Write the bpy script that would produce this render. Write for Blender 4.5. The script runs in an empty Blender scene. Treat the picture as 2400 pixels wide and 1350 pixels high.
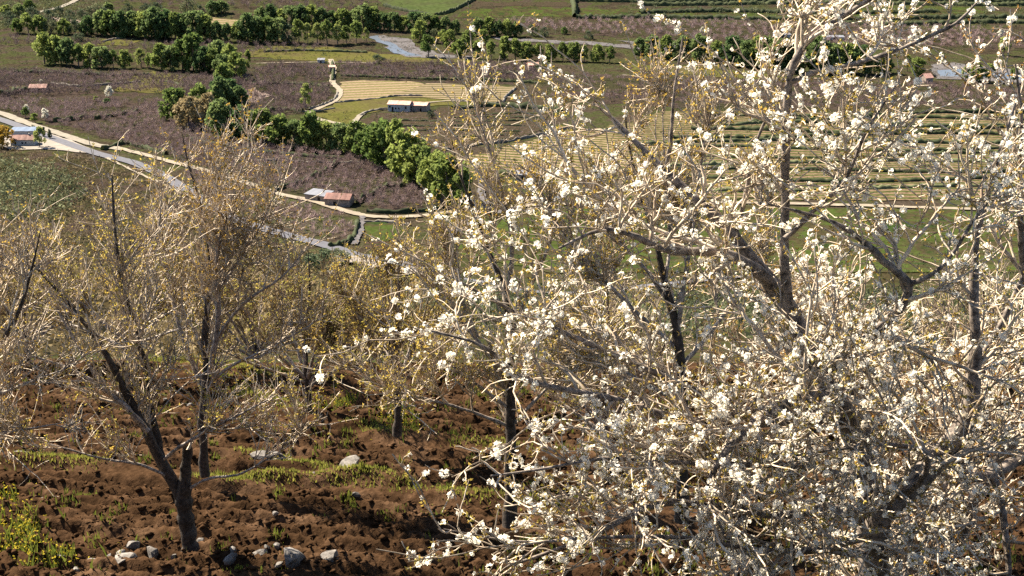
import bpy, bmesh, math, random
import numpy as np
from mathutils import Vector

random.seed(7)
S = bpy.context.scene
C = S.collection

# ------------------------------------------------------------------ camera, sky, sun
PITCH = math.radians(17.5)
F = 50.0 / 36.0 * 2400.0
cam_d = bpy.data.cameras.new('camera')
cam_d.lens = 50.0
cam_d.sensor_width = 36.0
cam_d.clip_start = 0.1
cam_d.clip_end = 12000.0
cam = bpy.data.objects.new('camera', cam_d)
C.objects.link(cam)
cam.location = (0, 0, 0)
cam.rotation_euler = (math.pi / 2 - PITCH, 0, 0)
S.camera = cam

SUN_EL = math.radians(45)
SUN_AZ = math.radians(-54)           # from +Y towards -X: the sun stands ahead and to the left
sun_vec = Vector((math.sin(SUN_AZ) * math.cos(SUN_EL), math.cos(SUN_AZ) * math.cos(SUN_EL), math.sin(SUN_EL)))
W = bpy.data.worlds.new('World')
S.world = W
W.use_nodes = True
nt = W.node_tree
bg = nt.nodes['Background']
sky = nt.nodes.new('ShaderNodeTexSky')
sky.sky_type = 'NISHITA'
sky.sun_disc = False
sky.sun_elevation = SUN_EL
sky.sun_rotation = SUN_AZ
sky.altitude = 900
sky.dust_density = 0.4
nt.links.new(sky.outputs[0], bg.inputs[0])
bg.inputs[1].default_value = 0.05
sl = bpy.data.lights.new('sun', 'SUN')
sl.energy = 5.0
sl.angle = math.radians(0.5)
sl.color = (1.0, 0.89, 0.71)
so = bpy.data.objects.new('sun', sl)
C.objects.link(so)
so.rotation_euler = (-sun_vec).to_track_quat('-Z', 'Y').to_euler()
S.view_settings.view_transform = 'Standard'
S.view_settings.look = 'None'
S.view_settings.exposure = 2.1
S.view_settings.gamma = 1.0
S.cycles.max_bounces = 6
S.cycles.diffuse_bounces = 1
S.cycles.transmission_bounces = 3
S.cycles.transparent_max_bounces = 4
S.cycles.use_denoising = False     # the photograph is grainy film: the renderer's own fine noise stays
S.cycles.sample_clamp_indirect = 2.0
S.cycles.sample_clamp_direct = 2.0
S.cycles.debug_use_spatial_splits = True
S.render.film_transparent = False

# ------------------------------------------------------------------ pixel <-> place
Fv = np.array([0, math.cos(PITCH), -math.sin(PITCH)])
Uv = np.array([0, math.sin(PITCH), math.cos(PITCH)])
KNOT_Y = [-300, -40, 0, 3, 9, 15, 19, 20, 36, 60, 150, 330, 430, 500, 1000, 1150, 1400, 2300]
KNOT_Z = [14, 4, -1.75, -2.8, -6.2, -9.6, -10.55, -10.76, -13.46, -22.2, -53.5, -107, -132, -145, -145, -137, -112, 10]


def prof(y):
    return np.interp(y, KNOT_Y, KNOT_Z)


def ray(px, py):
    d = Fv + Uv * (-(py - 675.0) / F)
    return np.array([(px - 1200.0) / F, d[1], d[2]])


def at(px, py, D):
    d = ray(px, py)
    return d * (D / d[1])


def G(px, py):
    """the ground point seen at that spot of the photograph"""
    d = ray(px, py)
    for a, b in zip(range(6, len(KNOT_Y) - 1), range(7, len(KNOT_Y))):
        y0, y1, z0, z1 = KNOT_Y[a], KNOT_Y[b], KNOT_Z[a], KNOT_Z[b]
        m = (z1 - z0) / (y1 - y0)
        den = d[2] - m * d[1]
        if abs(den) < 1e-12:
            continue
        t = (z0 - m * y0) / den
        y = t * d[1]
        if t > 0 and y0 - 1e-6 <= y <= y1 + 1e-6:
            return np.array([t * d[0], y, t * d[2]])
    return d * (3000.0 / d[1])


def mpp(y):
    """metres per photo pixel at distance y"""
    return y / math.cos(PITCH) / F


# ------------------------------------------------------------------ materials
def mat(name):
    m = bpy.data.materials.new(name)
    m.use_nodes = True
    n = m.node_tree
    b = n.nodes['Principled BSDF']
    b.inputs['Roughness'].default_value = 0.9
    b.inputs['Specular IOR Level'].default_value = 0.15
    return m, n, b


def noise(n, scale, detail=4, rough=0.6, vec=None, coord='Object'):
    t = n.nodes.new('ShaderNodeTexNoise')
    t.inputs['Scale'].default_value = scale
    t.inputs['Detail'].default_value = detail
    t.inputs['Roughness'].default_value = rough
    if vec is None:
        g = n.nodes.new('ShaderNodeNewGeometry')
        vec = g.outputs['Position']
    n.links.new(vec, t.inputs['Vector'])
    return t.outputs['Fac']


def ramp(n, fac, stops):
    r = n.nodes.new('ShaderNodeValToRGB')
    e = r.color_ramp.elements
    while len(e) < len(stops):
        e.new(0.5)
    for i, (p, c) in enumerate(stops):
        e[i].position = p
        e[i].color = (c[0], c[1], c[2], 1)
    n.links.new(fac, r.inputs['Fac'])
    return r.outputs['Color']


def mixc(n, fac, a, b, mode='MIX'):
    x = n.nodes.new('ShaderNodeMix')
    x.data_type = 'RGBA'
    x.blend_type = mode
    for sock, v in ((x.inputs[0], fac), (x.inputs[6], a), (x.inputs[7], b)):
        if hasattr(v, 'links'):
            n.links.new(v, sock)
        elif isinstance(v, (int, float)):
            sock.default_value = v
        else:
            sock.default_value = (v[0], v[1], v[2], 1)
    return x.outputs[2]


def bump(n, b, fac, strength, dist):
    u = n.nodes.new('ShaderNodeBump')
    u.inputs['Strength'].default_value = strength
    u.inputs['Distance'].default_value = dist
    n.links.new(fac, u.inputs['Height'])
    n.links.new(u.outputs[0], b.inputs['Normal'])


VAL = 0.34


def ground_mat(name, cols, s1=0.05, s2=1.2, amt=0.55, bdist=0.0):
    """cols: patches from low to high of a broad noise, broken up by a fine one"""
    m, n, b = mat(name)
    cols = [tuple(v * VAL for v in q) for q in cols]
    broad = noise(n, s1, 5, 0.62)
    k = len(cols)
    c = ramp(n, broad, [(0.34 + 0.32 * i / max(1, k - 1), cols[i]) for i in range(k)])
    fine = noise(n, s2, 3, 0.75)
    g = ramp(n, fine, [(0.3, (1 - amt,) * 3), (0.7, (1 + amt,) * 3)])
    c = mixc(n, 1.0, c, g, 'MULTIPLY')
    n.links.new(c, b.inputs['Base Color'])
    b.inputs['Specular IOR Level'].default_value = 0.0
    if bdist:
        bump(n, b, fine, 0.8, bdist)
    return m


def stripe_mat(name, ca, cb, ang, period, s2=0.9, amt=0.4, sharp=0.15, wob=1.5):
    """rows of a crop running at an angle over the ground"""
    m, n, b = mat(name)
    ca, cb = tuple(v * VAL for v in ca), tuple(v * VAL for v in cb)
    g = n.nodes.new('ShaderNodeNewGeometry')
    mp = n.nodes.new('ShaderNodeMapping')
    mp.inputs['Rotation'].default_value = (0, 0, ang)
    n.links.new(g.outputs['Position'], mp.inputs['Vector'])
    wv = n.nodes.new('ShaderNodeTexWave')
    wv.wave_type = 'BANDS'
    wv.bands_direction = 'X'
    wv.inputs['Scale'].default_value = 0.314 / period
    wv.inputs['Distortion'].default_value = wob
    wv.inputs['Detail'].default_value = 2
    wv.inputs['Detail Scale'].default_value = 0.3
    n.links.new(mp.outputs[0], wv.inputs['Vector'])
    c = ramp(n, wv.outputs['Fac'], [(0.5 - sharp, ca), (0.5 + sharp, cb)])
    fine = noise(n, s2, 4, 0.75)
    gg = ramp(n, fine, [(0.3, (1 - amt,) * 3), (0.7, (1 + amt,) * 3)])
    c = mixc(n, 1.0, c, gg, 'MULTIPLY')
    b.inputs['Specular IOR Level'].default_value = 0.0
    n.links.new(c, b.inputs['Base Color'])
    return m


def leaf_mat(name, ca, cb, transl=0.35, scale=1.5, cm=None):
    m, n, b = mat(name)
    oi = n.nodes.new('ShaderNodeObjectInfo')
    f = noise(n, scale, 3, 0.7)
    add = n.nodes.new('ShaderNodeMath')
    add.operation = 'MULTIPLY_ADD'
    n.links.new(oi.outputs['Random'], add.inputs[0])
    add.inputs[1].default_value = 0.5
    n.links.new(f, add.inputs[2])
    c = ramp(n, add.outputs[0], [(0.4, ca), (1.0, cb)] if cm is None else [(0.45, ca), (0.68, cm), (0.95, cb)])
    n.links.new(c, b.inputs['Base Color'])
    tr = n.nodes.new('ShaderNodeBsdfTranslucent')
    n.links.new(c, tr.inputs['Color'])
    mx = n.nodes.new('ShaderNodeMixShader')
    mx.inputs[0].default_value = transl
    out = n.nodes['Material Output']
    n.links.new(b.outputs[0], mx.inputs[1])
    n.links.new(tr.outputs[0], mx.inputs[2])
    n.links.new(mx.outputs[0], out.inputs['Surface'])
    return m


def bark_mat(name, ca, cb, scale=18, bd=0.004):
    m, n, b = mat(name)
    f = noise(n, scale, 5, 0.7)
    f2 = noise(n, scale * 0.12, 3, 0.6)
    c = ramp(n, f, [(0.36, ca), (0.62, cb)])
    g = ramp(n, f2, [(0.35, (0.72, 0.70, 0.68)), (0.65, (1.15, 1.12, 1.1))])
    c = mixc(n, 1.0, c, g, 'MULTIPLY')
    n.links.new(c, b.inputs['Base Color'])
    b.inputs['Roughness'].default_value = 0.75
    b.inputs['Specular IOR Level'].default_value = 0.25
    if bd:
        bump(n, b, f, 0.7, bd)
    return m


def plain(name, col, amt=0.25, scale=0.8, rough=0.85):
    m, n, b = mat(name)
    col = tuple(v * 0.5 for v in col)
    f = noise(n, scale, 4, 0.7)
    g = ramp(n, f, [(0.3, tuple(v * (1 - amt) for v in col)), (0.7, tuple(min(1, v * (1 + amt)) for v in col))])
    n.links.new(g, b.inputs['Base Color'])
    b.inputs['Roughness'].default_value = rough
    return m


M = {}
M['valley'] = ground_mat('valley_soil_and_grass', [(.07, .055, .04), (.10, .08, .055), (.09, .105, .04), (.11, .085, .065), (.10, .08, .06)], 0.03, 0.7, 0.6)
M['slope'] = ground_mat('scrubby_slope', [(.05, .05, .022), (.10, .08, .045), (.07, .085, .03), (.13, .10, .065)], 0.06, 1.0, 0.6)
M['asphalt'] = plain('worn_pale_asphalt', (.16, .16, .19), 0.18, 0.5)
M['dirt'] = plain('pale_dirt', (.38, .32, .24), 0.25, 0.3)
M['shoulder'] = plain('gravel_shoulder', (.33, .29, .23), 0.25, 0.25)
M['yard'] = plain('bare_yard', (.38, .33, .28), 0.2, 0.2)
M['gravel'] = ground_mat('river_gravel', [(.16, .15, .15), (.30, .28, .29), (.22, .21, .22)], 0.08, 0.8, 0.4)
M['water'] = plain('river_water', (.16, .19, .24), 0.15, 0.1, 0.35)
M['tan_field'] = stripe_mat('cut_tan_field', (.50, .37, .25), (.30, .27, .12), 1.35, 9.0, 0.6, 0.4, 0.25, 4)
M['tan_field_b'] = stripe_mat('tan_field_with_green_rows', (.50, .38, .26), (.18, .17, .07), 1.62, 6.5, 0.6, 0.3, 0.2, 2.5)
M['meadow'] = ground_mat('yellow_green_meadow', [(.14, .15, .04), (.20, .19, .06), (.17, .14, .07)], 0.05, 0.6, 0.35)
M['green'] = ground_mat('bright_green_meadow', [(.06, .10, .03), (.11, .085, .05), (.10, .15, .035), (.12, .10, .05)], 0.06, 0.5, 0.35)
M['far_green'] = ground_mat('far_green_meadow', [(.09, .13, .05), (.13, .17, .06), (.11, .12, .06)], 0.03, 0.3, 0.3)
M['brown'] = stripe_mat('brown_vineyard', (.13, .085, .07), (.085, .085, .045), 1.5, 4.5, 0.9, 0.5, 0.3, 3)
M['plum'] = ground_mat('plum_brown_orchard_floor', [(.07, .055, .045), (.11, .08, .07), (.07, .075, .035), (.10, .075, .06)], 0.05, 0.8, 0.55)
M['terrace'] = stripe_mat('terraced_slope', (.34, .24, .16), (.13, .15, .05), 1.60, 5.2, 0.5, 0.6, 0.3, 9)
M['striped'] = stripe_mat('pale_field_with_rows', (.46, .34, .22), (.15, .16, .05), 1.95, 5.5, 0.5, 0.5, 0.25, 5)
M['pinkish'] = plain('bare_pink_soil', (.46, .34, .29), 0.25, 0.15)
M['dark_bank'] = leaf_mat('bramble_bank', (.018, .026, .012), (.05, .06, .025), 0.1, 0.7)
M['wall_stone'] = bark_mat('mossy_field_stone', (.06, .055, .05), (.17, .15, .12), 1.3, 0.05)
M['white_wall'] = plain('whitewash', (.74, .74, .74), 0.1, 0.6)
M['stone_wall'] = bark_mat('rubble_masonry', (.16, .13, .11), (.34, .28, .24), 1.6, 0.04)
M['tile_red'] = bark_mat('old_red_tiles', (.11, .05, .042), (.19, .095, .078), 1.4, 0.03)
M['tile_pink'] = bark_mat('faded_pink_tiles', (.38, .20, .16), (.52, .33, .27), 1.4, 0.03)
M['metal_roof'] = plain('pale_corrugated_sheet', (.28, .29, .34), 0.12, 0.6, 0.7)
M['blue_roof'] = plain('blue_grey_sheet_roof', (.20, .27, .40), 0.12, 0.6, 0.7)
M['dark'] = plain('dark_opening', (.02, .02, .025), 0.1, 1, 0.4)
M['bark_pale'] = bark_mat('silver_cherry_bark', (.08, .066, .058), (.42, .37, .33), 22)
M['bark_limb'] = bark_mat('grey_cherry_limb', (.045, .036, .031), (.26, .22, .19), 20)
M['bark_dark'] = bark_mat('dark_cherry_trunk', (.015, .012, .010), (.075, .06, .05), 16, 0.012)
M['twig'] = bark_mat('tan_twig', (.25, .185, .13), (.64, .55, .43), 9, 0)
M['twig_dull'] = bark_mat('brown_twig', (.13, .095, .055), (.36, .28, .17), 9, 0)
M['blossom'] = leaf_mat('white_petal', (.88, .80, .66), (.93, .89, .80), 0.55, 9)
M['bud'] = leaf_mat('ochre_bud', (.22, .11, .03), (.34, .28, .07), 0.45, 11, (.46, .27, .06))
M['bud_olive'] = leaf_mat('olive_gold_bud', (.20, .12, .03), (.32, .30, .07), 0.5, 8, (.50, .35, .075))
M['soil'] = ground_mat('ploughed_red_soil', [(.070, .040, .022), (.130, .073, .040), (.21, .125, .074)], 0.9, 9, 0.5, 0.03)
M['grass'] = leaf_mat('spring_grass', (.05, .075, .012), (.16, .17, .03), 0.4, 1.3)
M['dry_grass'] = leaf_mat('straw_green_grass', (.10, .13, .02), (.24, .23, .05), 0.45, 1.6)
M['weed'] = leaf_mat('yellow_weed', (.30, .24, .02), (.60, .46, .04), 0.4, 2)
M['rock'] = bark_mat('lichened_rock', (.045, .04, .037), (.20, .185, .17), 6, 0.03)
M['leaf_a'] = leaf_mat('fresh_alder_leaf', (.065, .11, .03), (.22, .26, .07), 0.5, 0.35)
M['leaf_b'] = leaf_mat('deep_green_leaf', (.05, .095, .035), (.165, .21, .075), 0.5, 0.3)
M['leaf_pale'] = leaf_mat('pale_new_leaf', (.17, .20, .06), (.30, .33, .10), 0.35, 0.4)
M['leaf_tan'] = leaf_mat('tan_catkin', (.20, .15, .07), (.30, .24, .13), 0.35, 0.4)
M['leaf_dark'] = leaf_mat('evergreen_leaf', (.035, .055, .032), (.09, .115, .06), 0.2, 0.3)
M['leaf_gold'] = leaf_mat('gold_leaf', (.28, .18, .03), (.38, .25, .05), 0.35, 0.4)
M['leaf_blossom'] = leaf_mat('far_white_blossom', (.55, .52, .42), (.75, .72, .62), 0.35, 0.4)
M['trunk'] = bark_mat('far_trunk', (.07, .055, .045), (.16, .13, .11), 2, 0)
M['bare_twigs'] = leaf_mat('plum_grey_twigs', (.075, .055, .052), (.30, .215, .205), 0.15, 0.05)
M['scrub'] = leaf_mat('brown_olive_scrub', (.06, .048, .022), (.20, .15, .075), 0.2, 0.06)
M['scrub_green'] = leaf_mat('green_grey_scrub', (.04, .052, .026), (.14, .15, .075), 0.2, 0.06)

# ------------------------------------------------------------------ mesh helpers


def np_mesh(name, V, Fa, m, smooth=False):
    V = np.ascontiguousarray(V, dtype=np.float32).reshape(-1, 3)
    Fa = np.ascontiguousarray(Fa, dtype=np.int32)
    nf, k = Fa.shape
    me = bpy.data.meshes.new(name)
    me.vertices.add(len(V))
    me.vertices.foreach_set('co', V.ravel())
    me.loops.add(nf * k)
    me.loops.foreach_set('vertex_index', Fa.ravel())
    me.polygons.add(nf)
    me.polygons.foreach_set('loop_start', np.arange(0, nf * k, k, dtype=np.int32))
    me.polygons.foreach_set('loop_total', np.full(nf, k, dtype=np.int32))
    if smooth:
        me.polygons.foreach_set('use_smooth', np.ones(nf, dtype=bool))
    me.materials.append(m)
    me.update(calc_edges=True)
    me.validate()
    return me


def tag(o, label=None, cat=None, group=None, kind=None):
    if label:
        o['label'] = label
    if cat:
        o['category'] = cat
    if group:
        o['group'] = group
    if kind:
        o['kind'] = kind
    return o


def link(name, me, parent=None, loc=None):
    o = bpy.data.objects.new(name, me)
    C.objects.link(o)
    if loc is not None:
        o.location = loc
    if parent is not None:
        o.parent = parent
    return o


def thing(name, loc, label, cat, group=None):
    o = bpy.data.objects.new(name, None)
    C.objects.link(o)
    o.empty_display_size = 0.2
    o.location = loc
    return tag(o, label, cat, group)


def bm_mesh(name, bm, m):
    me = bpy.data.meshes.new(name)
    bm.to_mesh(me)
    bm.free()
    me.materials.append(m)
    return me


def catmull(pts, n):
    P = np.array(pts, dtype=float)
    P = np.vstack([2 * P[0] - P[1], P, 2 * P[-1] - P[-2]])
    segs = len(P) - 3
    t = np.linspace(0, segs, n)
    i = np.minimum(t.astype(int), segs - 1)
    u = (t - i)[:, None]
    p0, p1, p2, p3 = P[i], P[i + 1], P[i + 2], P[i + 3]
    return 0.5 * ((2 * p1) + (-p0 + p2) * u + (2 * p0 - 5 * p1 + 4 * p2 - p3) * u ** 2 + (-p0 + 3 * p1 - 3 * p2 + p3) * u ** 3)


def drape(bm, off):
    for ky in KNOT_Y:
        bmesh.ops.bisect_plane(bm, geom=bm.verts[:] + bm.edges[:] + bm.faces[:], plane_co=(0, ky, 0), plane_no=(0, 1, 0), dist=1e-4)
    for v in bm.verts:
        v.co.z = float(prof(v.co.y)) + off


def rough_edge(P, amp, step=4.0):
    """subdivide an outline on the ground and make it uneven"""
    out = []
    n = len(P)
    for i in range(n):
        a, b = P[i], P[(i + 1) % n]
        L = np.linalg.norm(b - a)
        k = max(1, int(L / step))
        for j in range(k):
            p = a + (b - a) * j / k
            out.append(p + np.random.default_rng(i * 97 + j).normal(0, amp, 2))
    return out


LAY = [0.03]


def sheet(name, pix, m, amp=0.8, label=None):
    P = [G(*p)[:2] for p in pix]
    P = rough_edge(P, amp, 6.0)
    LAY[0] += 0.012
    bm = bmesh.new()
    vs = [bm.verts.new((p[0], p[1], 0)) for p in P]
    f = bm.faces.new(vs)
    f.normal_update()
    if f.normal.z < 0:
        f.normal_flip()
    bmesh.ops.triangulate(bm, faces=bm.faces[:])
    drape(bm, LAY[0])
    o = link(name, bm_mesh(name, bm, m))
    return tag(o, label, kind='structure')


ROADS = []


def strip(name, pix, width, m, n=60, off=None, label=None, wj=0.25):
    P = catmull([G(*p)[:2] for p in pix], n)
    T = np.gradient(P, axis=0)
    T /= np.linalg.norm(T, axis=1)[:, None]
    N = np.stack([-T[:, 1], T[:, 0]], 1)
    rg = np.random.default_rng(len(pix) * 31 + n)
    wl = width / 2 + rg.normal(0, wj, n)
    wr = width / 2 + rg.normal(0, wj, n)
    LAY[0] += 0.012
    bm = bmesh.new()
    A = [bm.verts.new((*(P[i] + N[i] * wl[i]), 0)) for i in range(n)]
    B = [bm.verts.new((*(P[i] - N[i] * wr[i]), 0)) for i in range(n)]
    for i in range(n - 1):
        bm.faces.new((A[i], B[i], B[i + 1], A[i + 1]))
    drape(bm, LAY[0] if off is None else off)
    o = link(name, bm_mesh(name, bm, m))
    ROADS.append((P, width / 2 + 1.5))
    return tag(o, label, kind='structure')


# ------------------------------------------------------------------ the ground
XS = np.array([-2000, -1000, -600, -300, -150, -60, -18, 18, 60, 150, 300, 600, 1000, 2000], float)
YS = np.array(KNOT_Y, float)
YS = YS[(YS < 14.9) | (YS > 36.1)]
# the ploughed terrace between 15 and 36 m is a fine mesh of its own; the coarse ground passes below it
YS = np.sort(np.concatenate([YS, [15.0, 36.0]]))
gx, gy = np.meshgrid(XS, YS)
gz = prof(gy)
V = np.stack([gx, gy, gz], -1).reshape(-1, 3)
nx, ny = len(XS), len(YS)
idx = np.arange(nx * ny).reshape(ny, nx)
Fa = np.stack([idx[:-1, :-1], idx[:-1, 1:], idx[1:, 1:], idx[1:, :-1]], -1).reshape(-1, 4)
# leave the hole for the ploughed terrace
cx = V[Fa].mean(1)
hole = (np.abs(cx[:, 0]) < 18) & (cx[:, 1] > 15) & (cx[:, 1] < 36)
ground_me = np_mesh('ground', V, Fa[~hole], M['valley'])
ground_me.materials.append(M['slope'])
mi = np.where(cx[~hole][:, 1] < 480, 1, 0).astype(np.int32)
ground_me.polygons.foreach_set('material_index', mi)
ground = tag(link('ground', ground_me), 'brown and green valley floor and hillside', kind='structure')


# -- ploughed terrace
def vnoise(x, y, seed):
    rg = np.random.default_rng(seed)
    T = rg.random((256, 256))
    xi, yi = np.floor(x).astype(int), np.floor(y).astype(int)
    fx, fy = x - xi, y - yi
    fx = fx * fx * (3 - 2 * fx)
    fy = fy * fy * (3 - 2 * fy)
    a = T[yi % 256, xi % 256]
    b = T[yi % 256, (xi + 1) % 256]
    c = T[(yi + 1) % 256, xi % 256]
    d = T[(yi + 1) % 256, (xi + 1) % 256]
    return (a * (1 - fx) + b * fx) * (1 - fy) + (c * (1 - fx) + d * fx) * fy


RIDGES = []
for pix, h, w in (([(-60, 1098), (150, 1105), (330, 1128), (520, 1146), (700, 1140), (950, 1165), (1200, 1200), (1700, 1240)], 0.34, 0.42),
                  ([(560, 940), (640, 968), (760, 1000), (900, 1035), (1100, 1060), (1500, 1090)], 0.34, 0.45),
                  ([(-60, 845), (60, 850), (200, 858), (330, 868), (470, 880), (620, 905), (800, 920)], 0.45, 0.9),
                  ([(560, 1075), (640, 1090), (740, 1105), (840, 1140), (950, 1152)], 0.22, 0.35)):
    P = catmull([G(*p)[:2] for p in pix], 120)
    RIDGES.append((P, h, w))


def ridge_h(x, y):
    z = np.zeros_like(x)
    for P, h, w in RIDGES:
        d2 = np.full(x.shape, 1e9)
        for p in P[::1]:
            d2 = np.minimum(d2, (x - p[0]) ** 2 + (y - p[1]) ** 2)
        z += h * np.exp(-d2 / (w * w))
    return z


a0, a1 = G(0, 1120)[:2], G(1000, 1190)[:2]
fd = (a1 - a0) / np.linalg.norm(a1 - a0)
fn = np.array([-fd[1], fd[0]])


def field_z(x, y, with_ridge=True):
    z = prof(y)
    u = x * fd[0] + y * fd[1]
    v = x * fn[0] + y * fn[1] + 0.35 * vnoise(u * 0.25, y * 0.4 + 9, 3) + 0.16 * vnoise(u * 1.1, y + 3, 4)
    ridg = ridge_h(x, y) if with_ridge else 0
    soft = 1 - np.clip(np.asarray(ridg) * 3, 0, 0.5)
    edge = np.clip((y - 15) / 1.5, 0, 1) * np.clip((36 - y) / 1.5, 0, 1) * np.clip((18 - np.abs(x)) / 1, 0, 1)
    s = 0.5 + 0.5 * np.sin(v * 2 * math.pi / 0.55)
    furrow = 0.27 * s ** 1.2 * (0.55 + 0.6 * vnoise(u * 1.3, v * 1.6, 8))
    n1 = vnoise(u * 1.5, v * 4.2, 11)
    n2 = vnoise(u * 4.0, v * 9.0, 12)
    n3 = vnoise(x * 13, y * 17, 13)
    clod = 0.05 * (1 - np.abs(2 * n1 - 1)) * n2 + 0.07 * (1 - np.abs(2 * n2 - 1)) ** 1.5 * (0.3 + n1) + 0.09 * np.abs(2 * n3 - 1) * (0.4 + n2)
    low = 0.12 * (vnoise(x * 0.25, y * 0.25, 15) - 0.5)
    return z + edge * (low + soft * (furrow + clod) - 0.12) + ridg * edge


st = 0.053
xs = np.arange(-18, 18 + 1e-6, st * 1.3)
xs[-1] = 18
ys = np.concatenate([np.arange(15, 30, st), np.arange(30, 36.0, st * 1.4), [36.0]])
gx, gy = np.meshgrid(xs, ys)
gz = np.empty_like(gx)
for i in range(0, len(ys), 40):
    gz[i:i + 40] = field_z(gx[i:i + 40], gy[i:i + 40])
V = np.stack([gx, gy, gz], -1).reshape(-1, 3)
idx = np.arange(gx.size).reshape(gx.shape)
Fa = np.stack([idx[:-1, :-1], idx[:-1, 1:], idx[1:, 1:], idx[1:, :-1]], -1).reshape(-1, 4)
fo = link('ploughed_field', np_mesh('ploughed_field', V, Fa, M['soil']))
tag(fo, 'ploughed red brown terrace with rough furrows', kind='structure')


def fz(x, y):
    return float(field_z(np.array([[x]]), np.array([[y]]))[0, 0])


# ------------------------------------------------------------------ valley: fields, water, roads
sheet('orchard_floor', [(-60, 160), (560, 175), (640, 150), (1280, 150), (1290, 200), (800, 186), (770, 235), (720, 262), (560, 300), (480, 315), (850, 372), (1060, 480), (1060, 500), (850, 500), (640, 445), (430, 378), (100, 285), (-60, 240)], M['plum'], 2)
sheet('orchard_floor', [(-60, 350), (230, 372), (420, 455), (600, 545), (800, 610), (690, 660), (300, 640), (-60, 580)], M['plum'], 2)
sheet('orchard_floor', [(1290, 170), (1700, 185), (2480, 205), (2480, 262), (1900, 262), (1560, 250), (1280, 235)], M['plum'], 2)
sheet('orchard_floor', [(1180, 52), (1500, 48), (1900, 62), (2480, 72), (2480, 120), (1900, 110), (1560, 92), (1240, 74)], M['plum'], 2)
sheet('pale_field', [(270, 33), (420, 35), (600, 50), (590, 62), (480, 58), (280, 42)], M['tan_field'])
sheet('tan_strip', [(120, 40), (225, 50), (220, 57), (130, 50)], M['pinkish'])
sheet('green_meadow', [(870, -12), (1130, -12), (1085, 16), (1030, 37), (975, 32), (900, 14)], M['far_green'], 1.5)
sheet('green_meadow', [(1095, 22), (1240, 14), (1345, 20), (1345, 38), (1180, 40), (1060, 42)], M['green'], 1.5)
sheet('green_meadow', [(1360, 20), (1600, 22), (1900, 26), (2100, 14), (2300, 16), (2320, 30), (1950, 44), (1500, 42), (1360, 38)], M['green'], 1.5)
sheet('dark_red_field', [(1110, 4), (1330, 6), (1340, 18), (1200, 12), (1100, 20)], M['brown'], 1.5)
sheet('green_meadow', [(640, 108), (780, 112), (900, 128), (1130, 136), (1080, 146), (880, 146), (700, 142), (560, 128)], M['meadow'], 1.5)
sheet('yellow_strip', [(240, 92), (330, 96), (300, 108), (230, 106)], M['meadow'])
sheet('yellow_meadow', [(270, 172), (360, 168), (430, 178), (420, 195), (460, 205), (400, 215), (330, 218), (260, 212), (310, 196)], M['meadow'], 1.5)
sheet('yellow_meadow', [(20, 203), (70, 200), (75, 210), (25, 212)], M['meadow'])
sheet('bare_patch', [(553, 215), (600, 206), (610, 218), (640, 224), (612, 230), (600, 243), (575, 240)], M['pinkish'])
sheet('yellow_strip', [(1480, 152), (1600, 158), (1760, 170), (1860, 182), (1850, 190), (1700, 182), (1480, 164)], M['meadow'], 1)
sheet('tan_field', [(795, 193), (850, 189), (960, 191), (1000, 198), (960, 212), (905, 226), (850, 234), (785, 241), (800, 215)], M['tan_field'])
sheet('tan_field', [(1000, 196), (1100, 198), (1212, 204), (1190, 224), (1172, 240), (1080, 238), (1000, 230), (900, 226), (960, 212)], M['tan_field_b'])
sheet('yellow_meadow', [(735, 262), (785, 242), (850, 235), (905, 227), (1000, 231), (1080, 239), (1172, 242), (1250, 250), (1050, 246), (1000, 250), (900, 258), (840, 272), (830, 296), (780, 288), (740, 274)], M['meadow'], 1)
sheet('brown_vineyard', [(870, 268), (910, 266), (1010, 262), (1060, 248), (1260, 254), (1290, 262), (1260, 310), (1140, 338), (1040, 352), (930, 320), (850, 300), (850, 280)], M['brown'], 1.5)
sheet('terraced_field', [(1190, 236), (1215, 206), (1280, 205), (1290, 250), (1260, 252)], M['brown'], 1)
sheet('striped_field', [(1085, 372), (1200, 340), (1330, 312), (1420, 300), (1480, 330), (1470, 400), (1380, 432), (1200, 412), (1130, 420), (1095, 400)], M['striped'], 1.5)
sheet('terraced_hillside', [(1420, 298), (1560, 262), (1900, 266), (2480, 268), (2480, 470), (1900, 468), (1480, 462), (1440, 420), (1480, 380)], M['terrace'], 1.5)
sheet('green_meadow', [(1130, 500), (1300, 488), (1600, 484), (1950, 486), (2480, 500), (2480, 640), (1950, 640), (1600, 640), (1300, 640), (1180, 620), (1060, 590), (1080, 540)], M['green'], 1.5)
sheet('green_meadow', [(852, 522), (900, 524), (940, 534), (930, 556), (900, 566), (855, 562)], M['green'], 1)
sheet('vegetable_plot', [(860, 566), (950, 575), (1010, 590), (990, 618), (900, 592), (850, 580)], M['brown'], 1)
sheet('verge', [(700, 625), (760, 590), (810, 600), (820, 615), (770, 640), (715, 650)], M['green'], 1)
sheet('riverbed', [(866, 86), (900, 84), (960, 92), (975, 108), (1040, 128), (1130, 134), (1100, 139), (1040, 138), (960, 134), (915, 122), (908, 104)], M['gravel'], 1.5)
sheet('river', [(868, 86), (888, 84), (895, 96), (930, 104), (945, 120), (990, 132), (955, 132), (912, 122), (912, 106), (880, 98)], M['water'], 1)
sheet('riverbed', [(1150, 88), (1250, 93), (1370, 98), (1500, 108), (1560, 118), (1500, 117), (1360, 104), (1160, 94)], M['gravel'], 1.5)
sheet('riverbed', [(1440, 96), (1640, 104), (1720, 120), (1560, 118)], M['gravel'], 1.5)
sheet('riverbed', [(2180, 152), (2240, 148), (2480, 176), (2480, 204), (2300, 190), (2190, 186)], M['gravel'], 1.5)
sheet('river', [(2195, 166), (2250, 164), (2480, 184), (2480, 194), (2300, 182), (2200, 180)], M['water'], 1)
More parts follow.
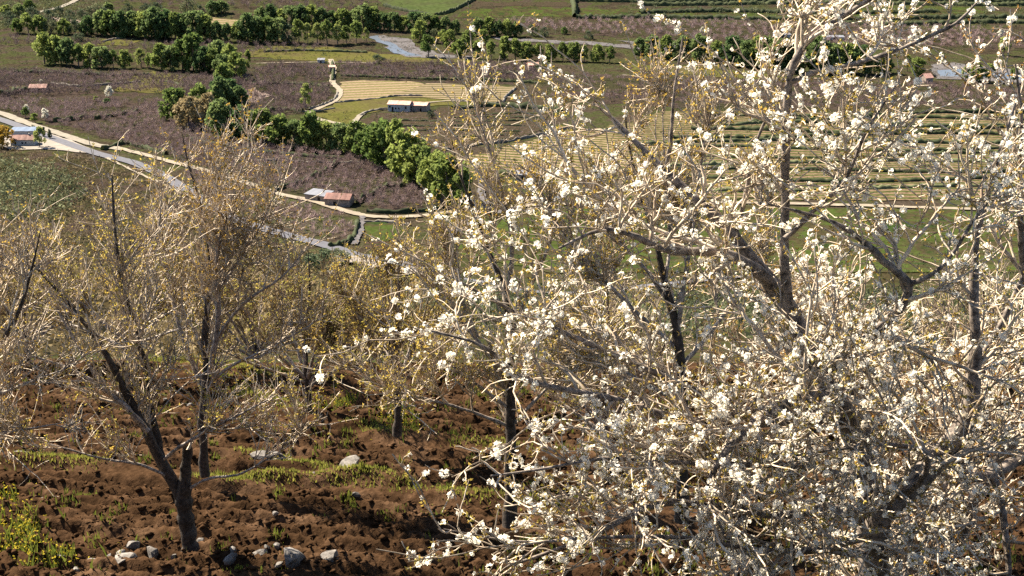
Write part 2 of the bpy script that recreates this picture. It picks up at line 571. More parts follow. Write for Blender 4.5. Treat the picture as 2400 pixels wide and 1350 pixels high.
sheet('stream_bed', [(1028, 556), (1050, 532), (1085, 518), (1125, 510), (1135, 522), (1080, 546), (1040, 570)], M['gravel'], 1)
sheet('house_yard', [(-30, 322), (40, 318), (92, 308), (180, 334), (235, 360), (205, 360), (120, 352), (20, 352)], M['yard'], 0.6)
sheet('roadside_lay_by', [(780, 586), (850, 600), (930, 622), (1000, 645), (920, 640), (850, 622), (800, 615)], M['yard'], 0.8)
sheet('grey_yard', [(1115, 480), (1150, 478), (1240, 484), (1180, 500), (1120, 500)], M['gravel'], 0.8)

strip('gravel_verge', [(-80, 247), (0, 266), (70, 292), (150, 318), (220, 340), (290, 352)], 5.5, M['shoulder'], 50)
strip('road', [(-80, 258), (0, 281), (75, 308), (150, 335), (230, 362), (310, 382), (380, 412), (440, 450), (540, 510), (650, 547), (780, 582), (900, 610), (1000, 636), (1100, 660), (1300, 690), (1560, 668), (1800, 640)], 6.0, M['asphalt'], 160, label='pale grey asphalt road running down across the valley', wj=0.08)
strip('dirt_road', [(270, 346), (330, 362), (390, 378), (470, 398), (560, 425), (650, 455), (720, 470), (800, 493), (850, 506), (910, 511), (990, 507), (1060, 498), (1120, 490), (1250, 483), (1500, 476), (1800, 478), (2100, 486), (2480, 500)], 3.8, M['dirt'], 130, label='pale dirt road curving past the barn')
strip('dirt_track', [(775, 140), (782, 165), (779, 193), (797, 214), (785, 237), (745, 256), (727, 268), (745, 280), (790, 291), (830, 302), (868, 322), (890, 335)], 3.6, M['dirt'], 80, label='pale dirt track winding down to the stream trees')
strip('dirt_track', [(838, 306), (832, 288), (850, 268), (885, 258), (930, 256)], 3.0, M['shoulder'], 40)
strip('farm_path', [(250, 372), (330, 410), (440, 460), (540, 500)], 1.4, M['dirt'], 40)
strip('farm_path', [(800, 592), (780, 640), (800, 655), (860, 660)], 3.2, M['shoulder'], 40)
strip('farm_path', [(830, 575), (845, 545), (848, 520), (850, 508)], 2.2, M['gravel'], 30)
strip('farm_path', [(1000, 242), (1060, 238), (1140, 242), (1260, 249), (1330, 252)], 2.0, M['dirt'], 30)
strip('farm_path', [(1130, 420), (1128, 450), (1135, 470), (1150, 485)], 3.0, M['gravel'], 30)
strip('farm_path', [(600, 150), (750, 147), (880, 150)], 1.6, M['dirt'], 30)
strip('farm_path', [(90, 30), (140, 18), (175, 3), (200, -15)], 5, M['shoulder'], 30)


# ------------------------------------------------------------------ field walls and terrace banks
def bank(name, pix, h, w, m, label, cat, n=None, kind=None, group=None, rough=0.25):
    P = catmull([G(*p)[:2] for p in pix], 40)
    L = np.linalg.norm(np.diff(P, axis=0), axis=1).sum()
    n = max(8, int(L / 1.6))
    P = catmull([G(*p)[:2] for p in pix], n)
    T = np.gradient(P, axis=0)
    T /= np.linalg.norm(T, axis=1)[:, None]
    N = np.stack([-T[:, 1], T[:, 0]], 1)
    rg = np.random.default_rng(int(abs(pix[0][0] * 13 + pix[0][1] * 7)))
    prof_u = np.array([-0.5, -0.42, -0.15, 0.15, 0.42, 0.5])
    prof_v = np.array([-0.1, 0.6, 1.0, 0.97, 0.6, -0.1])
    k = len(prof_u)
    U = prof_u[None] * w * (1 + rg.normal(0, rough * 0.6, (n, 1))) + rg.normal(0, rough * 0.15 * w, (n, k))
    H = prof_v[None] * h * (1 + rg.normal(0, rough, (n, 1)))
    H = H + rg.normal(0, rough * 0.2 * h, (n, k)) * (prof_v > 0)
    X = P[:, None, 0] + N[:, None, 0] * U
    Y = P[:, None, 1] + N[:, None, 1] * U
    Z = prof(Y) + H
    V = np.stack([X, Y, Z], -1).reshape(-1, 3)
    ix = np.arange(n * k).reshape(n, k)
    Fa = np.stack([ix[:-1, :-1], ix[:-1, 1:], ix[1:, 1:], ix[1:, :-1]], -1).reshape(-1, 4)
    o = link(name, np_mesh(name, V, Fa, m))
    return tag(o, label, cat, group, kind)


WALLS = [
    ([(690, 436), (730, 418), (768, 400), (790, 383)], 1.8, 2.0, 'dark field wall climbing diagonally left above the red barn'),
    ([(838, 478), (870, 458), (905, 440), (945, 437)], 1.8, 2.2, 'dark hedged wall right of the red barn'),
    ([(560, 379), (640, 377), (740, 381), (850, 382)], 0.9, 1.2, 'low thin wall below the stream trees'),
    ([(770, 580), (805, 574), (828, 558), (836, 535), (838, 520)], 1.8, 2.2, 'curving dark wall just above the asphalt road'),
    ([(852, 522), (900, 521), (960, 528)], 1.0, 1.2, 'short wall along the dirt road bend'),
    ([(1035, 353), (1085, 349), (1120, 340), (1180, 334), (1260, 318), (1330, 300)], 1.4, 1.8, 'dark wall between brown vineyard and striped field'),
    ([(785, 242), (830, 238), (900, 230), (935, 226), (990, 226)], 1.1, 1.3, 'wall along the lower edge of the tan field'),
    ([(1060, 237), (1110, 240), (1172, 243), (1185, 228), (1210, 206)], 1.2, 1.5, 'wall round the right corner of the tan field'),
    ([(845, 272), (868, 262), (910, 257)], 1.1, 1.4, 'wall above the loop of the dirt track'),
    ([(725, 258), (758, 247), (784, 234), (792, 218)], 1.3, 1.6, 'wall beside the upper bend of the dirt track'),
    ([(125, 286), (170, 282), (205, 276)], 2.0, 2.6, 'dark hedge bank below the white blossoming tree, left half'),
    ([(222, 280), (270, 272), (325, 264)], 1.8, 2.2, 'dark hedge bank below the white blossoming tree, right half'),
    ([(240, 352), (290, 338), (330, 345), (390, 362)], 1.6, 2.0, 'dark bushy bank beside the white dirt road'),
    ([(0, 226), (45, 218), (90, 211)], 3.0, 4.0, 'dark hedge left of the red roofed cottage'),
    ([(120, 197), (180, 203), (240, 200), (330, 193)], 1.3, 1.7, 'dark wall right of the red roofed cottage'),
    ([(375, 192), (400, 194), (430, 203)], 1.5, 2.0, 'curved wall across the yellow meadow'),
    ([(1020, 36), (1050, 30), (1085, 14), (1120, -5)], 2.2, 2.8, 'dark hedge on the right edge of the far green meadow'),
    ([(900, 14), (950, 26), (1010, 36)], 2.0, 2.6, 'dark hedge along the lower edge of the far green meadow'),
    ([(1340, -8), (1347, 20), (1347, 40)], 4.0, 4.5, 'dark upright hedge crossing the far green fields'),
    ([(700, 262), (740, 262), (785, 255)], 0.8, 1.2, 'short dark bank left of the track bend'),
    ([(1060, 258), (1150, 250), (1250, 256), (1320, 262)], 2.4, 4.5, 'dark green bank above the brown vineyard'),
    ([(1150, 400), (1170, 408), (1200, 412)], 2.2, 3.0, 'dark bank left of the metal roofed shed'),
    ([(240, 99), (265, 93), (280, 90)], 1.2, 1.6, 'short dark wall beside the far yellow strip'),
    ([(779, 150), (781, 172), (780, 190)], 2.4, 2.0, 'dark hedge at the top of the dirt track'),
    ([(560, 200), (640, 197), (720, 200), (770, 206)], 1.6, 2.0, 'long dark wall across the orchard left of the tan field'),
    ([(600, 268), (660, 258), (710, 262)], 1.7, 2.2, 'dark bank above the dense stream row'),
    ([(640, 452), (665, 440), (690, 436)], 1.6, 2.0, 'short dark bank at the left end of the diagonal field wall'),
    ([(860, 497), (930, 500), (1000, 495), (1045, 486)], 1.7, 2.0, 'dark wall along the upper side of the dirt road bend'),
    ([(800, 178), (900, 182), (1000, 186), (1150, 190), (1260, 196)], 1.5, 2.2, 'dark hedge along the upper edge of the tan field'),
    ([(1000, 170), (1110, 172), (1230, 176)], 1.6, 2.0, 'dark line of wall in the orchard beyond the tan field'),
    ([(30, 170), (150, 172), (270, 178), (350, 176)], 1.6, 2.4, 'dark wall under the left tree belt'),
    ([(620, 122), (720, 120), (860, 124)], 1.6, 2.4, 'dark bank below the pale tree group'),
    ([(450, 330), (520, 345), (600, 356), (700, 366), (800, 374)], 1.6, 1.8, 'dark stream bank under the dense stream row'),
]
for pix, h, w, lab in WALLS:
    bank('field_wall', pix, h, w, M['dark_bank'] if h >= 1.5 else M['wall_stone'], lab, 'wall')

ORD = ['first', 'second', 'third', 'fourth', 'fifth', 'sixth', 'seventh', 'eighth', 'ninth', 'tenth', 'eleventh', 'twelfth', 'thirteenth', 'fourteenth', 'fifteenth', 'sixteenth', 'seventeenth', 'eighteenth', 'nineteenth', 'twentieth']
terr = [(268, 1640, 2480), (279, 1760, 2480), (292, 1700, 2480), (305, 1620, 2480), (318, 1560, 2480), (333, 1500, 2480), (348, 1560, 2480), (364, 1480, 2480), (381, 1520, 2480), (400, 1460, 2480), (420, 1460, 2480), (442, 1480, 2480)]
for i, (py, xa, xb) in enumerate(terr):
    pix = [(xa + (xb - xa) * j / 7, py + 5 * math.sin(i * 1.7 + j * 0.9) + 3 * math.sin(j * 0.5) + (5 if j == 0 else 0)) for j in range(8)]
    bank('terrace_bank', pix, 1.9 if i < 6 else 1.5, 3.0, M['dark_bank'] if i % 3 != 2 else M['scrub_green'], '%s terrace bank from the top on the right hillside' % ORD[i], 'terrace bank', group='terrace banks on the right hillside')
terr2 = [(2, 1350, 2480), (10, 1500, 2480), (30, 1500, 2200), (44, 1350, 2480), (56, 1900, 2480)]
for i, (py, xa, xb) in enumerate(terr2):
    pix = [(xa + (xb - xa) * j / 7, py + 2.5 * math.sin(i * 1.3 + j * 1.1)) for j in range(8)]
    bank('terrace_bank', pix, 2.6, 6.0, M['dark_bank'], '%s far terrace bank from the top above the river' % ORD[i], 'terrace bank', group='far terrace banks above the river')
vin = [(268, 1090, 1280), (276, 1060, 1270), (285, 900, 1240), (296, 880, 1230), (308, 900, 1220), (320, 960, 1180)]
for i, (py, xa, xb) in enumerate(vin):
    pix = [(xa + (xb - xa) * j / 5, py + 1.5 * math.sin(i * 2.1 + j * 1.3)) for j in range(6)]
    bank('vine_bank', pix, 0.9, 1.6, M['dark_bank'], '%s grassy bank from the top in the brown vineyard' % ORD[i], 'bank', group='banks in the brown vineyard')


# ------------------------------------------------------------------ buildings
def box_bm(bm, x0, x1, y0, y1, z0, z1):
    vs = [bm.verts.new(p) for p in ((x0, y0, z0), (x1, y0, z0), (x1, y1, z0), (x0, y1, z0), (x0, y0, z1), (x1, y0, z1), (x1, y1, z1), (x0, y1, z1))]
    for f in ((0, 3, 2, 1), (4, 5, 6, 7), (0, 1, 5, 4), (1, 2, 6, 5), (2, 3, 7, 6), (3, 0, 4, 7)):
        bm.faces.new([vs[i] for i in f])


def building(name, px, py, w, d, h, rise, rz, wall, roof, label, cat, openings=(), shed=False, over=0.35, chimney=False):
    g = G(px, py)
    t = thing(name, (g[0], g[1], g[2]), label, cat)
    t.rotation_euler = (0, 0, math.radians(rz))
    # walls with a real opening where each door or window stands
    bm = bmesh.new()
    xs_ = sorted({-w / 2, w / 2} | {o[0] - o[1] / 2 for o in openings} | {o[0] + o[1] / 2 for o in openings})
    zs_ = sorted({-0.6, h} | {o[2] for o in openings} | {o[2] + o[3] for o in openings})
    th = 0.35
    for i in range(len(xs_) - 1):
        for j in range(len(zs_) - 1):
            cxx, czz = (xs_[i] + xs_[i + 1]) / 2, (zs_[j] + zs_[j + 1]) / 2
            if any(abs(cxx - o[0]) < o[1] / 2 and o[2] < czz < o[2] + o[3] for o in openings):
                continue
            box_bm(bm, xs_[i], xs_[i + 1], 0, th, zs_[j], zs_[j + 1])
    box_bm(bm, -w / 2, w / 2, d - th, d, -0.6, h + (rise if shed else 0))
    # gabled sides
    for sx in (-1, 1):
        x0, x1 = (sx * w / 2, sx * (w / 2 - th))
        pts = [(0 + th, -0.6), (d - th, -0.6), (d - th, h + (rise if shed else 0)), (th, h)]
        if not shed:
            pts.insert(3, (d / 2, h + rise * (1 - 2 * th / d) + 0.0))
        A = [bm.verts.new((x0, p[0], p[1])) for p in pts]
        B = [bm.verts.new((x1, p[0], p[1])) for p in pts]
        bm.faces.new(A if sx < 0 else A[::-1])
        bm.faces.new(B[::-1] if sx < 0 else B)
        for i in range(len(pts)):
            j = (i + 1) % len(pts)
            bm.faces.new((A[i], A[j], B[j], B[i]))
    bmesh.ops.recalc_face_normals(bm, faces=bm.faces[:])
    link('wall', bm_mesh('wall', bm, wall), t)
    # roof
    bm = bmesh.new()
    k = 12
    rg = random.Random(int(px * 3 + py))
    rt = 0.22
    if shed:
        lines = [(-over, h - over * rise / d), (d + over, h + rise + over * rise / d)]
    else:
        sl_ = rise / (d / 2)
        lines = [(-over, h - over * sl_), (d / 2, h + rise), (d + over, h - over * sl_)]
    rows = []
    for i in range(k + 1):
        x = -w / 2 - over + (w + 2 * over) * i / k
        sag = rg.uniform(-0.08, 0.06)
        top = [bm.verts.new((x, y, z + rt + 0.05 + sag)) for y, z in lines]
        bot = [bm.verts.new((x, y, z + 0.05 + sag)) for y, z in lines]
        rows.append((top, bot))
    for (t0, b0), (t1, b1) in zip(rows[:-1], rows[1:]):
        for i in range(len(lines) - 1):
            bm.faces.new((t0[i], t1[i], t1[i + 1], t0[i + 1]))
            bm.faces.new((b0[i], b0[i + 1], b1[i + 1], b1[i]))
        bm.faces.new((t0[0], b0[0], b1[0], t1[0]))
        bm.faces.new((t0[-1], t1[-1], b1[-1], b0[-1]))
    for top, bot in (rows[0], rows[-1]):
        for i in range(len(lines) - 1):
            bm.faces.new((top[i], top[i + 1], bot[i + 1], bot[i]))
    bmesh.ops.recalc_face_normals(bm, faces=bm.faces[:])
    r = link('roof', bm_mesh('roof', bm, roof), t)
    if chimney:
        bm = bmesh.new()
        box_bm(bm, w * 0.2, w * 0.2 + 0.7, d / 2 - 0.3, d / 2 + 0.4, h + rise - 0.5, h + rise + 1.0)
        link('chimney', bm_mesh('chimney', bm, wall), r)
    for o in openings:
        bm = bmesh.new()
        box_bm(bm, o[0] - o[1] / 2 + 0.01, o[0] + o[1] / 2 - 0.01, 0.22, 0.3, o[2], o[2] + o[3])
        nm = 'door' if o[2] < 0.2 else 'window'
        link(nm, bm_mesh(nm, bm, M['dark']), t)
    return t


building('white_house', 53, 343, 11.5, 7, 3.2, 1.7, 3, M['white_wall'], M['tile_red'], 'small white house with dark red roof beside the road on the left', 'house',
         [(-3.4, 1.0, 0.9, 1.2), (0, 0.9, 1.2, 0.9), (1.6, 0.8, 1.3, 0.8)], chimney=True)
building('roadside_shed', 54, 318, 13, 8, 2.2, 0.5, 4, M['white_wall'], M['blue_roof'], 'low shed with blue grey sheet roof behind the white house', 'shed', [(3, 1.2, 0, 1.9)], shed=True)
building('farmhouse', 934, 262, 12.5, 8, 4.0, 1.4, -12, M['white_wall'], M['tile_pink'], 'whitewashed farmhouse with faded pink roof on the hill field', 'house',
         [(-5, 0.9, 2.1, 1.1), (-3.4, 1.1, 0, 2.6), (-1.6, 0.9, 1.3, 1.1), (0.2, 0.9, 1.3, 1.1), (4.2, 1.0, 1.6, 1.6)])
building('stone_annexe', 982, 262, 8.5, 8.5, 3.4, 1.2, -12, M['stone_wall'], M['tile_pink'], 'brown stone annexe adjoining the whitewashed farmhouse on its right', 'house', [(1, 1.0, 0, 2.0)])
building('grey_roof_barn', 738, 472, 10, 6.5, 2.6, 0.8, -27, M['stone_wall'], M['metal_roof'], 'barn with pale grey sheet roof next to the red tiled barn', 'barn', [(2, 1.4, 0, 2.0)], shed=True)
building('red_tile_barn', 790, 484, 10.5, 7.5, 3.0, 1.6, -10, M['stone_wall'], M['tile_red'], 'stone barn with red tiled roof above the dirt road', 'barn', [(-1, 1.3, 0, 2.1)])
building('red_roof_cottage', 88, 216, 10, 9, 2.4, 1.6, 5, M['stone_wall'], M['tile_red'], 'low cottage with dark red roof among orchards on the far left', 'house', [(1, 1.0, 0, 1.9)])
building('white_roof_hut', 562, 249, 5.5, 5, 2.0, 0.7, 10, M['white_wall'], M['metal_roof'], 'small hut with white roof beside the round trees', 'hut', [(0, 1.0, 0, 1.7)], shed=True)
building('metal_roof_shed', 1236, 424, 11, 6, 2.6, 0.6, -6, M['stone_wall'], M['metal_roof'], 'long shed with pale metal roof below the striped field', 'shed', [(-2, 1.4, 0, 2.0)], shed=True)
building('stone_ruin', 1252, 165, 7, 6, 3.4, 1.2, 15, M['stone_wall'], M['tile_pink'], 'small stone ruin among bare orchards near the middle', 'ruin', [(0, 1.2, 0, 2.0)])
building('stone_hut', 2178, 196, 5.5, 6, 3.6, 2.2, 25, M['stone_wall'], M['tile_pink'], 'tall narrow stone hut beside the river on the right', 'hut', [(0, 1.0, 0, 1.9)])
building('far_white_shed', 1835, 88, 12, 6, 2.0, 0.6, 5, M['white_wall'], M['metal_roof'], 'far white roofed shed above the right tree row, left one', 'shed', [(0, 1.5, 0, 1.7)], shed=True)
building('far_white_shed', 1955, 94, 15, 6, 2.0, 0.6, 0, M['white_wall'], M['metal_roof'], 'far white roofed shed above the right tree row, right one', 'shed', [(0, 1.5, 0, 1.7)], shed=True)
building('tiny_hut', 752, 148, 4.5, 4, 2.0, 0.6, 0, M['white_wall'], M['metal_roof'], 'tiny white hut beside the thin path across the valley', 'hut', [(0, 1.0, 0, 1.7)], shed=True)
building('pink_hut', 779, 168, 4.0, 4, 3.0, 0.8, 10, M['stone_wall'], M['tile_pink'], 'tiny pink roofed hut at the top of the dirt track', 'hut', [(0, 0.9, 0, 1.8)])

# ------------------------------------------------------------------ far trees: crown meshes shared between copies
def crown_mesh(name, seed, n_leaf, shape, m, leaf=0.055):
    """unit tree: height 1, crown made of leaf-sized faces gathered in clumps"""
    rg = np.random.default_rng(seed)
    nc = shape['clumps']
    th = rg.random(nc) * 2 * math.pi
    hz = rg.random(nc) ** 0.85
    z = shape['z0'] + (1.0 - shape['z0'] - 0.06) * hz
    rr = shape['r'] * np.sin(np.clip(hz * 0.86 + 0.14, 0, 1) * math.pi) ** shape['p'] * (0.45 + 0.55 * rg.random(nc))
    cc = np.stack([rr * np.cos(th), rr * np.sin(th), z], 1)
    cr = shape['cr'] * (0.6 + 0.7 * rg.random(nc))
    w = cr ** 2
    ci = rg.choice(nc, n_leaf, p=w / w.sum())
    dv = rg.normal(size=(n_leaf, 3))
    dv /= np.linalg.norm(dv, axis=1)[:, None]
    P = cc[ci] + dv * (cr[ci] * rg.random(n_leaf) ** 0.4)[:, None] * np.array([1, 1, 1.15])
    a = rg.normal(size=(n_leaf, 3)) + dv * 0.6
    a /= np.linalg.norm(a, axis=1)[:, None]
    b = np.cross(a, rg.normal(size=(n_leaf, 3)))
    b /= np.linalg.norm(b, axis=1)[:, None]
    c = np.cross(a, b)
    s = leaf * (0.5 + rg.random(n_leaf))[:, None]
    V = np.stack([P + b * s, P + c * s * 0.7, P - b * s, P - c * s * 0.7], 1).reshape(-1, 3)
    Fa = np.arange(n_leaf * 4).reshape(-1, 4)
    return np_mesh(name, V, Fa, m)


def tubes(P, R, n=5):
    """P (M,k,3), R (M,k) -> verts, quads"""
    Mn, k, _ = P.shape
    T = np.gradient(P, axis=1)
    T /= np.linalg.norm(T, axis=2, keepdims=True) + 1e-9
    ref = np.where(np.abs(T[:, :1, 2:3]) > 0.85, np.array([1.0, 0.1, 0]), np.array([0.0, 0.1, 1.0]))
    A = np.cross(T, np.broadcast_to(ref, T.shape))
    A /= np.linalg.norm(A, axis=2, keepdims=True) + 1e-9
    B = np.cross(T, A)
    an = np.arange(n) * 2 * math.pi / n
    V = P[:, :, None, :] + R[:, :, None, None] * (A[:, :, None, :] * np.cos(an)[None, None, :, None] + B[:, :, None, :] * np.sin(an)[None, None, :, None])
    ix = np.arange(Mn * k * n).reshape(Mn, k, n)
    nx_ = np.roll(ix, -1, 2)
    Fa = np.stack([ix[:, :-1], nx_[:, :-1], nx_[:, 1:], ix[:, 1:]], -1).reshape(-1, 4)
    return V.reshape(-1, 3), Fa


def merge(parts):
    Vs, Fs, o = [], [], 0
    for V, Fa in parts:
        Vs.append(V)
        Fs.append(Fa + o)
        o += len(V)
    return np.concatenate(Vs), np.concatenate(Fs)


def unit_trunk(name, seed, z0):
    rg = np.random.default_rng(seed)
    parts = []
    k = 6
    t = np.linspace(0, 1, k)
    P = np.stack([0.02 * np.sin(t * 5 + seed), 0.02 * np.cos(t * 4 + seed) - 0.02, t * 0.85 - 0.03], 1)[None]
    parts.append(tubes(P, np.linspace(0.03, 0.006, k)[None], 6))
    nb = 9
    th = rg.random(nb) * 6.28
    zs = z0 * 0.6 + rg.random(nb) * 0.5
    tt = np.linspace(0, 1, 4)[None, :]
    L = 0.16 + 0.12 * rg.random(nb)
    Pb = np.stack([np.cos(th)[:, None] * L[:, None] * tt, np.sin(th)[:, None] * L[:, None] * tt, zs[:, None] + 0.2 * tt ** 1.2], -1)
    parts.append(tubes(Pb, np.broadcast_to(np.linspace(0.012, 0.003, 4), (nb, 4)), 4))
    V, Fa = merge(parts)
    return np_mesh(name, V, Fa, M['trunk'])


SH_ROUND = dict(clumps=58, z0=0.08, r=0.40, p=0.5, cr=0.105)
SH_TALL = dict(clumps=30, z0=0.10, r=0.20, p=0.5, cr=0.10)
SH_LOOSE = dict(clumps=26, z0=0.25, r=0.27, p=0.6, cr=0.10)
SH_BUSH = dict(clumps=22, z0=0.05, r=0.48, p=0.45, cr=0.17)
CR = {}
for key, shp, m, n in (('round', SH_ROUND, 'leaf_a', 2200), ('deep', SH_ROUND, 'leaf_b', 2200), ('tall', SH_TALL, 'leaf_a', 1300), ('loose', SH_LOOSE, 'leaf_a', 900),
                       ('pale', SH_LOOSE, 'leaf_pale', 900), ('tan', SH_ROUND, 'leaf_tan', 1500), ('bush', SH_BUSH, 'leaf_dark', 900), ('gold', SH_ROUND, 'leaf_gold', 1300),
                       ('white', SH_LOOSE, 'leaf_blossom', 800), ('conifer', SH_TALL, 'leaf_dark', 900), ('greybush', SH_BUSH, 'scrub_green', 900)):
    CR[key] = [(crown_mesh('crown_' + key, 100 * i + len(key) * 7, n, shp, M[m], 0.042 if key not in ('white', 'pale') else 0.04), unit_trunk('trunk_' + key, i + 3, shp['z0'])) for i in range(3)]
rt_ = random.Random(5)


def far_tree(px, py, hpx, kind, label, name='broadleaf_tree', cat='tree', group=None, fat=1.0):
    g = G(px, py)
    h = hpx * mpp(math.hypot(g[1], g[2])) / math.cos(PITCH) * 1.18
    t = thing(name, g, label, cat, group)
    cm, tm = CR[kind][rt_.randrange(3)]
    s = rt_.uniform(0.85, 1.15)
    h *= rt_.uniform(0.82, 1.12)
    t.scale = (h * fat * s, h * fat * s, h)
    t.rotation_euler = (0, 0, rt_.uniform(0, 6.28))
    link('crown', cm, t)
    link('trunk', tm, t)
    return t


ALL_TREES = []


def row(spec, where, adj, kinds, name='broadleaf_tree', fat=1.0, group=None):
    spec = sorted(spec)
    for i, s in enumerate(spec):
        k = s[3] if len(s) > 3 else kinds[i % len(kinds)]
        far_tree(s[0], s[1], s[2], k, '%s %s from the left %s' % (ORD[i] if i < 20 else 'number %d' % (i + 1), adj, where), name, 'tree', group or ('trees ' + where), fat)
        ALL_TREES.append((G(s[0], s[1])[:2], 4))


row([(520, 326, 76, 'deep'), (572, 331, 64, 'deep'), (615, 336, 58), (655, 342, 60), (692, 346, 58), (728, 350, 64), (765, 354, 62), (802, 358, 62), (835, 362, 54)],
    'in the dense row left of the stream bend', 'green tree', ['round', 'deep', 'round'], fat=1.05)
row([(868, 380, 74), (900, 393, 78), (930, 408, 88), (955, 420, 92), (978, 432, 84), (1000, 447, 86), (1024, 462, 92), (1050, 477, 96), (1085, 492, 78)],
    'in the billowing row above the dirt road', 'fresh green tree', ['round', 'round', 'tall'], fat=0.95)
row([(412, 282, 58), (445, 300, 52, 'tan'), (470, 268, 50), (490, 290, 52, 'tan'), (520, 262, 56, 'deep'), (540, 242, 44, 'deep'), (523, 205, 46), (560, 258, 40, 'deep')],
    'in the round clump below the far tree belt', 'tree', ['round'], fat=1.1)
row([(105, 150, 50), (132, 152, 52), (160, 154, 50), (186, 156, 46), (212, 158, 44), (238, 160, 40), (266, 160, 34), (294, 160, 34), (330, 158, 34, 'pale'), (352, 162, 32), (378, 164, 44), (402, 165, 46), (428, 165, 58), (455, 166, 62), (480, 170, 56, 'deep'), (502, 172, 50), (522, 176, 46), (540, 172, 58), (512, 160, 45, 'deep'), (555, 184, 44)],
    'in the belt across the left of the valley', 'green tree', ['loose', 'round', 'deep'], group='trees in the belt across the left of the valley')
row([(238, 82, 40), (262, 84, 44), (286, 86, 46), (312, 86, 46), (338, 88, 48), (364, 90, 50), (388, 91, 50), (412, 92, 48), (436, 92, 46), (460, 92, 46), (484, 94, 40), (508, 96, 36), (532, 97, 36), (556, 98, 38), (580, 98, 48), (604, 98, 50), (628, 99, 46), (652, 100, 42)],
    'in the dark belt below the pale far field', 'green tree', ['deep', 'round', 'deep'])
row([(40, 78, 30), (66, 78, 32), (92, 79, 32), (120, 80, 26, 'greybush'), (150, 80, 28), (178, 82, 26, 'bush'), (206, 82, 30, 'deep')],
    'in the thin belt at the upper left edge', 'tree', ['round', 'loose'])
row([(676, 100, 34, 'bush'), (700, 100, 38, 'loose'), (722, 100, 42, 'pale'), (744, 102, 44, 'pale'), (766, 104, 44, 'loose'), (790, 104, 40, 'pale'), (812, 102, 36, 'loose'), (836, 100, 36, 'loose'), (858, 98, 28, 'pale')],
    'in the pale group left of the riverbed', 'loose tree', ['loose', 'pale'])
row([(612, 58, 34), (636, 60, 36), (660, 62, 34), (684, 62, 38), (708, 64, 38), (732, 64, 36), (756, 65, 34), (780, 66, 36), (804, 68, 36), (828, 68, 38), (852, 70, 40), (876, 70, 38), (900, 72, 38), (924, 73, 36), (948, 74, 34), (972, 75, 34), (996, 76, 34), (1020, 77, 32), (1044, 78, 30), (1068, 78, 28)],
    'in the long belt above the riverbed', 'dark green tree', ['deep', 'deep', 'round'])
row([(1122, 84, 32), (1146, 85, 34), (1168, 86, 34), (1190, 86, 30), (1212, 86, 30)],
    'in the knot of trees beyond the gravel', 'green tree', ['deep', 'round'])
row([(985, 98, 36), (1003, 134, 38), (1022, 100, 26, 'greybush'), (1038, 106, 34), (1054, 110, 34), (1080, 136, 40, 'round'), (1098, 114, 38), (1118, 138, 36, 'tall'), (1132, 104, 30), (1150, 138, 36), (1182, 140, 40, 'tall'), (1208, 141, 38), (1234, 142, 36), (1262, 142, 36), (1290, 143, 36), (1318, 143, 36), (1344, 144, 34), (1370, 145, 34), (1400, 146, 34), (1430, 147, 36)],
    'scattered along the river gravel', 'green tree', ['round', 'loose'])
row([(1500, 128, 36), (1530, 132, 40), (1560, 138, 44), (1600, 142, 44), (1640, 146, 44), (1680, 150, 46), (1716, 154, 50), (1750, 158, 54), (1784, 162, 56), (1818, 166, 58), (1850, 168, 58), (1882, 170, 58), (1914, 171, 58), (1946, 172, 56), (1978, 173, 54), (2010, 174, 50), (2042, 174, 46), (2072, 172, 38)],
    'in the dark belt behind the blossoming tree', 'green tree', ['deep', 'deep', 'round'], fat=1.05)
row([(2125, 168, 34), (2150, 176, 36), (2262, 190, 34, 'pale'), (2290, 192, 34), (2318, 194, 32), (2352, 130, 30, 'pale'), (2376, 196, 36)],
    'beside the river at the right edge', 'small tree', ['loose', 'round'])
row([(582, 158, 36, 'tall'), (718, 258, 44, 'pale')], 'standing alone, slender among bare orchards', 'slender tree', ['tall'], fat=0.8)
row([(95, 345, 34, 'pale'), (103, 322, 18, 'conifer'), (117, 326, 20, 'conifer'), (78, 306, 12, 'bush')], 'round the yard of the small white house', 'small tree', ['round'])
row([(8, 345, 42, 'gold')], 'beside the small white house, golden', 'leafy tree', ['gold'], fat=1.2)
row([(256, 232, 26, 'white'), (106, 284, 26, 'white'), (62, 266, 20, 'white'), (97, 200, 10, 'white'), (1645, 80, 16, 'white'), (2345, 92, 20, 'white')], 'among those in distant white blossom', 'white flowering tree', ['white'])
row([(60, 276, 20, 'loose'), (82, 288, 22, 'loose'), (225, 238, 12, 'loose'), (250, 246, 14, 'deep')], 'of the low green bushes near the road verge', 'bush', ['loose'], name='bush', fat=1.4)
row([(180, 95, 14, 'bush'), (191, 97, 14, 'bush'), (888, 148, 16, 'bush'), (1270, 168, 20, 'bush'), (1010, 278, 16, 'bush'), (1248, 84, 18, 'bush'), (1275, 86, 18, 'bush'), (1322, 80, 12, 'round'), (1380, 92, 16, 'bush')], 'of the separate dark bushes on the valley floor', 'dark bush', ['bush'], name='bush', fat=1.3)
row([(760, 632, 42, 'bush'), (725, 640, 34, 'bush'), (795, 618, 30, 'greybush')], 'of the dark bushes below the roadside lay-by', 'dark bush', ['bush'], name='bush', fat=1.5)
